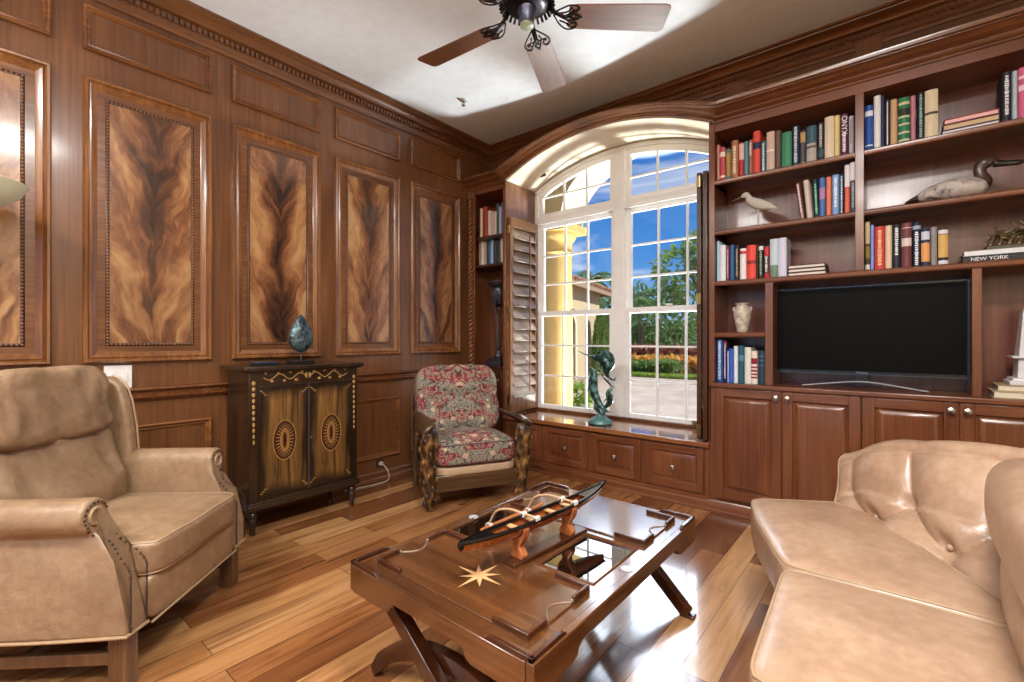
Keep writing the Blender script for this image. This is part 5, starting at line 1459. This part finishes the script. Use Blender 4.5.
# plants --------------------------------------------------------------------
def leafy(name, c1, c2, c3):
    t = NT(name); o = t.node('ShaderNodeNewGeometry'); n = t.noise(t.coord((1, 1, 1)), 1.7, 3)
    r = t.math('ADD', t.math('MULTIPLY', o.outputs['Random Per Island'], .6), t.math('MULTIPLY', n, .4))
    t.color(t.ramp(r, [(.15, c1), (.5, c2), (.85, c3)])); t.set(Roughness=.55)
    t.b.inputs['Subsurface Weight'].default_value = 0
    tl_ = t.node('ShaderNodeBsdfTranslucent'); mx = t.node('ShaderNodeMixShader'); mx.inputs[0].default_value = .3
    tl_.inputs[0].default_value = lin(c3)
    t.link(t.b.outputs[0], mx.inputs[1]); t.link(tl_.outputs[0], mx.inputs[2]); t.link(mx.outputs[0], t.out.inputs[0]); return t.mat
LG = leafy('leaf_green', '34542A', '5E8640', '9EBC70'); LD = leafy('leaf_dark', '2A4826', '4A7038', '7CA05C'); LY = leafy('leaf_bright', '4A6A20', '7E9E34', 'B4C860')
CO = leafy('croton_leaf', 'A85A28', 'E09A42', 'F0D070'); BRD = leafy('red_leaf', '5A2A24', '9A5A48', 'C88A70')
BK = wood('bark', '4A3C30', '6E5C4A', '8A7862', 'z', rough=.9)
def add_leaf(m, p, d, L, w):
    d = d.normalized(); s = d.cross(V((random.uniform(-1, 1), random.uniform(-1, 1), random.uniform(-.3, 1)))).normalized(); u = d.cross(s)
    m.add([p, p+d*L*.5+s*w+u*L*.06, p+d*L, p+d*L*.5-s*w+u*L*.06], [(0, 1, 2), (0, 2, 3)])
def crown_mb(blobs, n, L):
    m = MB()
    for c, r in blobs:
        c = V(c)
        for _ in range(int(n)):
            d = V((random.gauss(0, 1), random.gauss(0, 1), random.gauss(0, 1))).normalized()
            rr = random.uniform(.45, 1)**.5
            p = c+V((d.x*r[0], d.y*r[1], d.z*r[2]))*rr
            add_leaf(m, p, d+V((random.uniform(-.8, .8), random.uniform(-.8, .8), random.uniform(-.9, .4))), L*random.uniform(.7, 1.3), L*.22)
    return m
def tree(lab, x, y, trunk_h, blobs, mt, n=420, L=.32, r=.16, name='leafy_tree'):
    t = thing(name, lab, 'tree', (x, y, GZ))
    m = MB(); m.tube(spline([(0, 0, 0), (.1, .05, trunk_h*.5), (0, 0, trunk_h), (.1, 0, trunk_h*1.4)], 4), lerps([r, r*.8, r*.6, r*.25], 4), 8)
    for c, rr in blobs: m.tube([(0, 0, trunk_h*.8), tuple(V((0, 0, trunk_h*.8)).lerp(V(c), .6)), c], [r*.5, r*.3, r*.1], 6)
    m.build('trunk', BK, t, smooth=60)
    crown_mb(blobs, n, L).build('crown', mt, t, smooth=0, recalc=False)
    return t
random.seed(5)
tree('big leafy tree beyond the driveway filling the right window', -3.2, 19, 3.0, [((0, 0, 3.4), (2.0, 1.6, 1.5)), ((-1.0, 0, 4.6), (1.6, 1.4, 1.3)), ((1.1, 0, 4.6), (1.6, 1.4, 1.4)), ((.2, 0, 5.5), (1.4, 1.3, 1.0))], LG, 450, .40, .2)
tree('tree at far right beyond the driveway behind shutter edge', 2.4, 20, 3.0, [((0, 0, 3.5), (2.2, 1.8, 1.7)), ((1.0, 0, 5.0), (1.7, 1.5, 1.5)), ((-.9, 0, 4.7), (1.7, 1.4, 1.3))], LG, 620, .40, .2)
tree('low dark green tree below the palms outside left window', -15.5, 24, 2.2, [((0, 0, 2.6), (2.4, 2, 1.6)), ((2.0, 0, 3.1), (2.0, 1.8, 1.5)), ((-1.6, 0, 3.4), (2.0, 2, 1.5))], LD, 700, .42, .18)
tree('dark green tree behind the central mullion of the window', -9.0, 24, 2.4, [((0, 0, 2.8), (2.2, 1.8, 2.0)), ((1.8, 0, 2.3), (1.8, 1.6, 1.6)), ((-1.8, 0, 2.4), (1.8, 1.6, 1.7))], LD, 700, .42, .18)
def palm(lab, x, y, h, n=15, L=2.0, r=.13):
    t = thing('palm_tree', lab, 'palm', (x, y, GZ))
    m = MB(); m.tube(spline([(0, 0, 0), (.12, 0, h*.4), (.05, 0, h*.8), (0, 0, h)], 6), lerps([r*1.3, r, r*.9, r], 6), 10); m.build('trunk', BK, t, smooth=60)
    m = MB()
    for k in range(n):
        a = 2.4*k; el = random.uniform(-.1, 1.0); d = V((math.cos(a), math.sin(a), 0))
        pts = [V((0, 0, h))+d*(L*f*math.cos(el*.6))+V((0, 0, L*(el*f-.95*f*f))) for f in [i/9 for i in range(10)]]
        m.tube(pts, [.022-.0018*i for i in range(10)], 4)
        for i in range(1, 9):
            tdir = (pts[i+1]-pts[i-1]).normalized(); s = tdir.cross(V((0, 0, 1))).normalized()
            for q in range(3):
                p = pts[i].lerp(pts[i+1] if i < 9 else pts[i], q/3)
                for sg in (-1, 1): add_leaf(m, p, tdir*.6+s*sg+V((0, 0, -.55)), L*.30*(1-.05*i), .035)
    m.build('fronds', LD, t, smooth=0, recalc=False); return t
palm('tall palm above the tiled roof seen through left window', -8.6, 17.0, 4.2, 20, 1.9)
palm('palm in the right window beside the mullion', -6.1, 17.6, 3.3, 16, 1.7)
palm('short palm left of the others above roof', -12.0, 20, 3.9, 16, 1.9)
cy = thing('columnar_cypress', 'narrow columnar cypress beside the house wing', 'shrub', (-4.75, 11.6, GZ))
m = MB(); m.tube([(0, 0, 0), (0, 0, 1.8)], .05, 6); m.build('stem', BK, cy)
m = MB()
for _ in range(2600):
    z = random.uniform(.1, 2.35); a = random.uniform(0, 2*PI); rr = .36*(1-(z/2.6)**3)*random.uniform(.6, 1)
    d = V((math.cos(a), math.sin(a), 1.2)); add_leaf(m, V((rr*math.cos(a), rr*math.sin(a), z)), d, .14, .03)
m.build('foliage', LG, cy, smooth=0, recalc=False)
def hedge(name, lab, x0, x1, y0, y1, h, mt, n, L, cat='hedge'):
    t = thing(name, lab, cat, ((x0+x1)/2, (y0+y1)/2, GZ))
    m = MB(); hx, hy = (x1-x0)/2, (y1-y0)/2
    for k in range(int((x1-x0)/.5)): m.tube([(-hx+.25+.5*k, 0, 0), (-hx+.25+.5*k, 0, h*.7)], .02, 5)
    m.build('stems', BK, t)
    m = MB()
    for _ in range(n):
        x = random.uniform(-hx, hx); y = random.uniform(-hy, hy); z = h*(1-random.random()**2)*(.85+.25*noise.noise(V((x*.9, y, 3))))
        add_leaf(m, V((x, y, max(.05, z))), V((random.uniform(-1, 1), random.uniform(-1, .6), random.uniform(0, 1))), L*random.uniform(.7, 1.3), L*.28)
    m.build('foliage', mt, t, smooth=0, recalc=False)
hedge('croton_hedge', 'orange and yellow croton hedge across the driveway', -5.2, 1.5, 13.7, 14.8, .68, CO, 5200, .22)
hedge('red_shrub_hedge', 'reddish brown shrub row behind the orange croton hedge', -7, 2, 15.4, 16.4, 1.12, BRD, 4200, .24)
hedge('green_shrub_hedge', 'tall green hedge closing the view behind red shrubs', -22, 4, 28, 29.5, 2.5, LD, 7000, .42)
hedge('low_green_shrubs', 'low bright green shrubs before the croton hedge', -4.4, -2.6, 13.0, 13.65, .5, LG, 900, .2, 'shrub')
m = MB(); m.box(-5.4, 3, 12.2, 16.6, GZ, GZ+.03)
gb = m.build('lawn_strip', plain('lawn_soil', '56702E', .9), smooth=0); gb['kind'] = 'structure'
m = MB()
for _ in range(5000):
    p = V((random.uniform(-5, 2), random.uniform(12.25, 13.0), GZ+.02)); add_leaf(m, p, V((random.uniform(-.4, .4), random.uniform(-.4, .4), 1)), .13, .02)
g_ = m.build('grass', LY, smooth=0, recalc=False, kind='stuff'); tag(g_, 'short bright grass strip edging the driveway', 'grass')
pp = thing('potted_plant', 'leafy green potted plant outside lower left window', 'potted plant', (-.52, 3.0, GZ))
m = MB(); m.lathe([(.10, 0), (.14, .16), (.155, .30), (.165, .32), (.15, .33), (.13, .30), (0, .29)], 20); m.build('pot', plain('grey_green_pot', '7E8C84', .6), pp, smooth=50)
m = crown_mb([((0, 0, .46), (.17, .17, .16))], 320, .13); m.build('foliage', LY, pp, smooth=0, recalc=False)

# ------------------------------------------------------------ light and camera
w = bpy.data.worlds.new('World'); sc.world = w; w.use_nodes = True
nt = w.node_tree; bg = nt.nodes['Background']
def wn(ty, **k):
    n = nt.nodes.new(ty)
    for a, b in k.items(): setattr(n, a, b)
    return n
tc = wn('ShaderNodeTexCoord'); sp = wn('ShaderNodeSeparateXYZ'); nt.links.new(tc.outputs['Generated'], sp.inputs[0])
rp = wn('ShaderNodeValToRGB'); e = rp.color_ramp.elements
e[0].position = 0; e[0].color = lin('9CC4EA'); e[1].position = .5; e[1].color = lin('1F5CB4'); q = e.new(.16); q.color = lin('4A8EDA')
nt.links.new(sp.outputs[2], rp.inputs[0])
mp = wn('ShaderNodeMapping'); mp.inputs['Scale'].default_value = (1.2, 1.2, 5.5); mp.inputs['Rotation'].default_value = (.15, .1, .3); nt.links.new(tc.outputs['Generated'], mp.inputs[0])
cn_ = wn('ShaderNodeTexNoise'); cn_.inputs['Scale'].default_value = 2.6; cn_.inputs['Detail'].default_value = 6; cn_.inputs['Distortion'].default_value = .8; nt.links.new(mp.outputs[0], cn_.inputs['Vector'])
cr = wn('ShaderNodeValToRGB'); cr.color_ramp.elements[0].position = .52; cr.color_ramp.elements[1].position = .78; cr.color_ramp.elements[1].color = (.75, .75, .75, 1); nt.links.new(cn_.outputs['Fac'], cr.inputs[0])
mx = wn('ShaderNodeMix', data_type='RGBA'); nt.links.new(cr.outputs[0], mx.inputs[0]); nt.links.new(rp.outputs[0], mx.inputs[6]); mx.inputs[7].default_value = (1, 1, 1, 1)
# added bright sky patch above the view, put in for window light and reflections
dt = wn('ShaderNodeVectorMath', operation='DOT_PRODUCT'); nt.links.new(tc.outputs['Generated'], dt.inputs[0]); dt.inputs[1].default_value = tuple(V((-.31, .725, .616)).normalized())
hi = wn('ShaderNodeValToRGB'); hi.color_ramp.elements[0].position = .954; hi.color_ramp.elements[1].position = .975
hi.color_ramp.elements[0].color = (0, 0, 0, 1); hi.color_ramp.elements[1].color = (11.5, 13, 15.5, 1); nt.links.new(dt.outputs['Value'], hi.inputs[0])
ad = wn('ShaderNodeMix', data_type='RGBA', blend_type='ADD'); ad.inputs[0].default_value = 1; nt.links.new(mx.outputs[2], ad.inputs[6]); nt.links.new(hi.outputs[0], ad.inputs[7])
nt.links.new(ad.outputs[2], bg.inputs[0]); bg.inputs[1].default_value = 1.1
def light(name, ty, loc, energy, color=(1, 1, 1), rotv=None, aim=None, **k):
    l = bpy.data.lights.new(name, ty); l.energy = energy; l.color = color
    for a, b in k.items(): setattr(l, a, b)
    o = bpy.data.objects.new(name, l); COL.objects.link(o); o.location = loc
    if aim: o.rotation_euler = (V(aim)-V(loc)).to_track_quat('-Z', 'Y').to_euler()
    if rotv: o.rotation_euler = rotv
    return o
light('sun', 'SUN', (0, 0, 10), 5.2, (1, .95, .86), aim=tuple(V((0, 0, 10))-V((.72, .02, .69))), angle=R(.6))
# ceiling lamp near the camera, then two fill lights added to brighten the room
for x, y, e_, z_ in ((3.5, -2.95, 105, .7), (1.5, -4.7, 90, .6), (3.3, -4.7, 90, .6)):
    light('ceiling_lamp_and_fill', 'AREA', (x, y, ZC-.02), e_, (1, .985, .97), rotv=(0, 0, 0), shape='DISK', size=z_)
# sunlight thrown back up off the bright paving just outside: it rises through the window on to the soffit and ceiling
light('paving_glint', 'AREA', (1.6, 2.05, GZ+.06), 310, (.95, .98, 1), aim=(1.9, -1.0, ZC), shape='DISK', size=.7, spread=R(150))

cam = bpy.data.cameras.new('camera'); co = bpy.data.objects.new('camera', cam); COL.objects.link(co)
co.location = (3.4, -3.4, 1.2); co.rotation_euler = (R(90), 0, math.atan2(384, 465))
cam.sensor_width = 36; cam.lens = 465/1024*36; cam.shift_y = -2/1024; cam.clip_start = .02; cam.clip_end = 300
sc.camera = co
sc.view_settings.view_transform = 'Standard'; sc.view_settings.look = 'None'; sc.view_settings.gamma = 1; sc.view_settings.exposure = .1
sc.view_settings.use_curve_mapping = False
sc.cycles.use_denoising = True
sc.cycles.max_bounces = 10; sc.cycles.diffuse_bounces = 5; sc.cycles.glossy_bounces = 5; sc.cycles.transparent_max_bounces = 12
sc.cycles.caustics_reflective = False; sc.cycles.caustics_refractive = False; sc.cycles.sample_clamp_indirect = 6
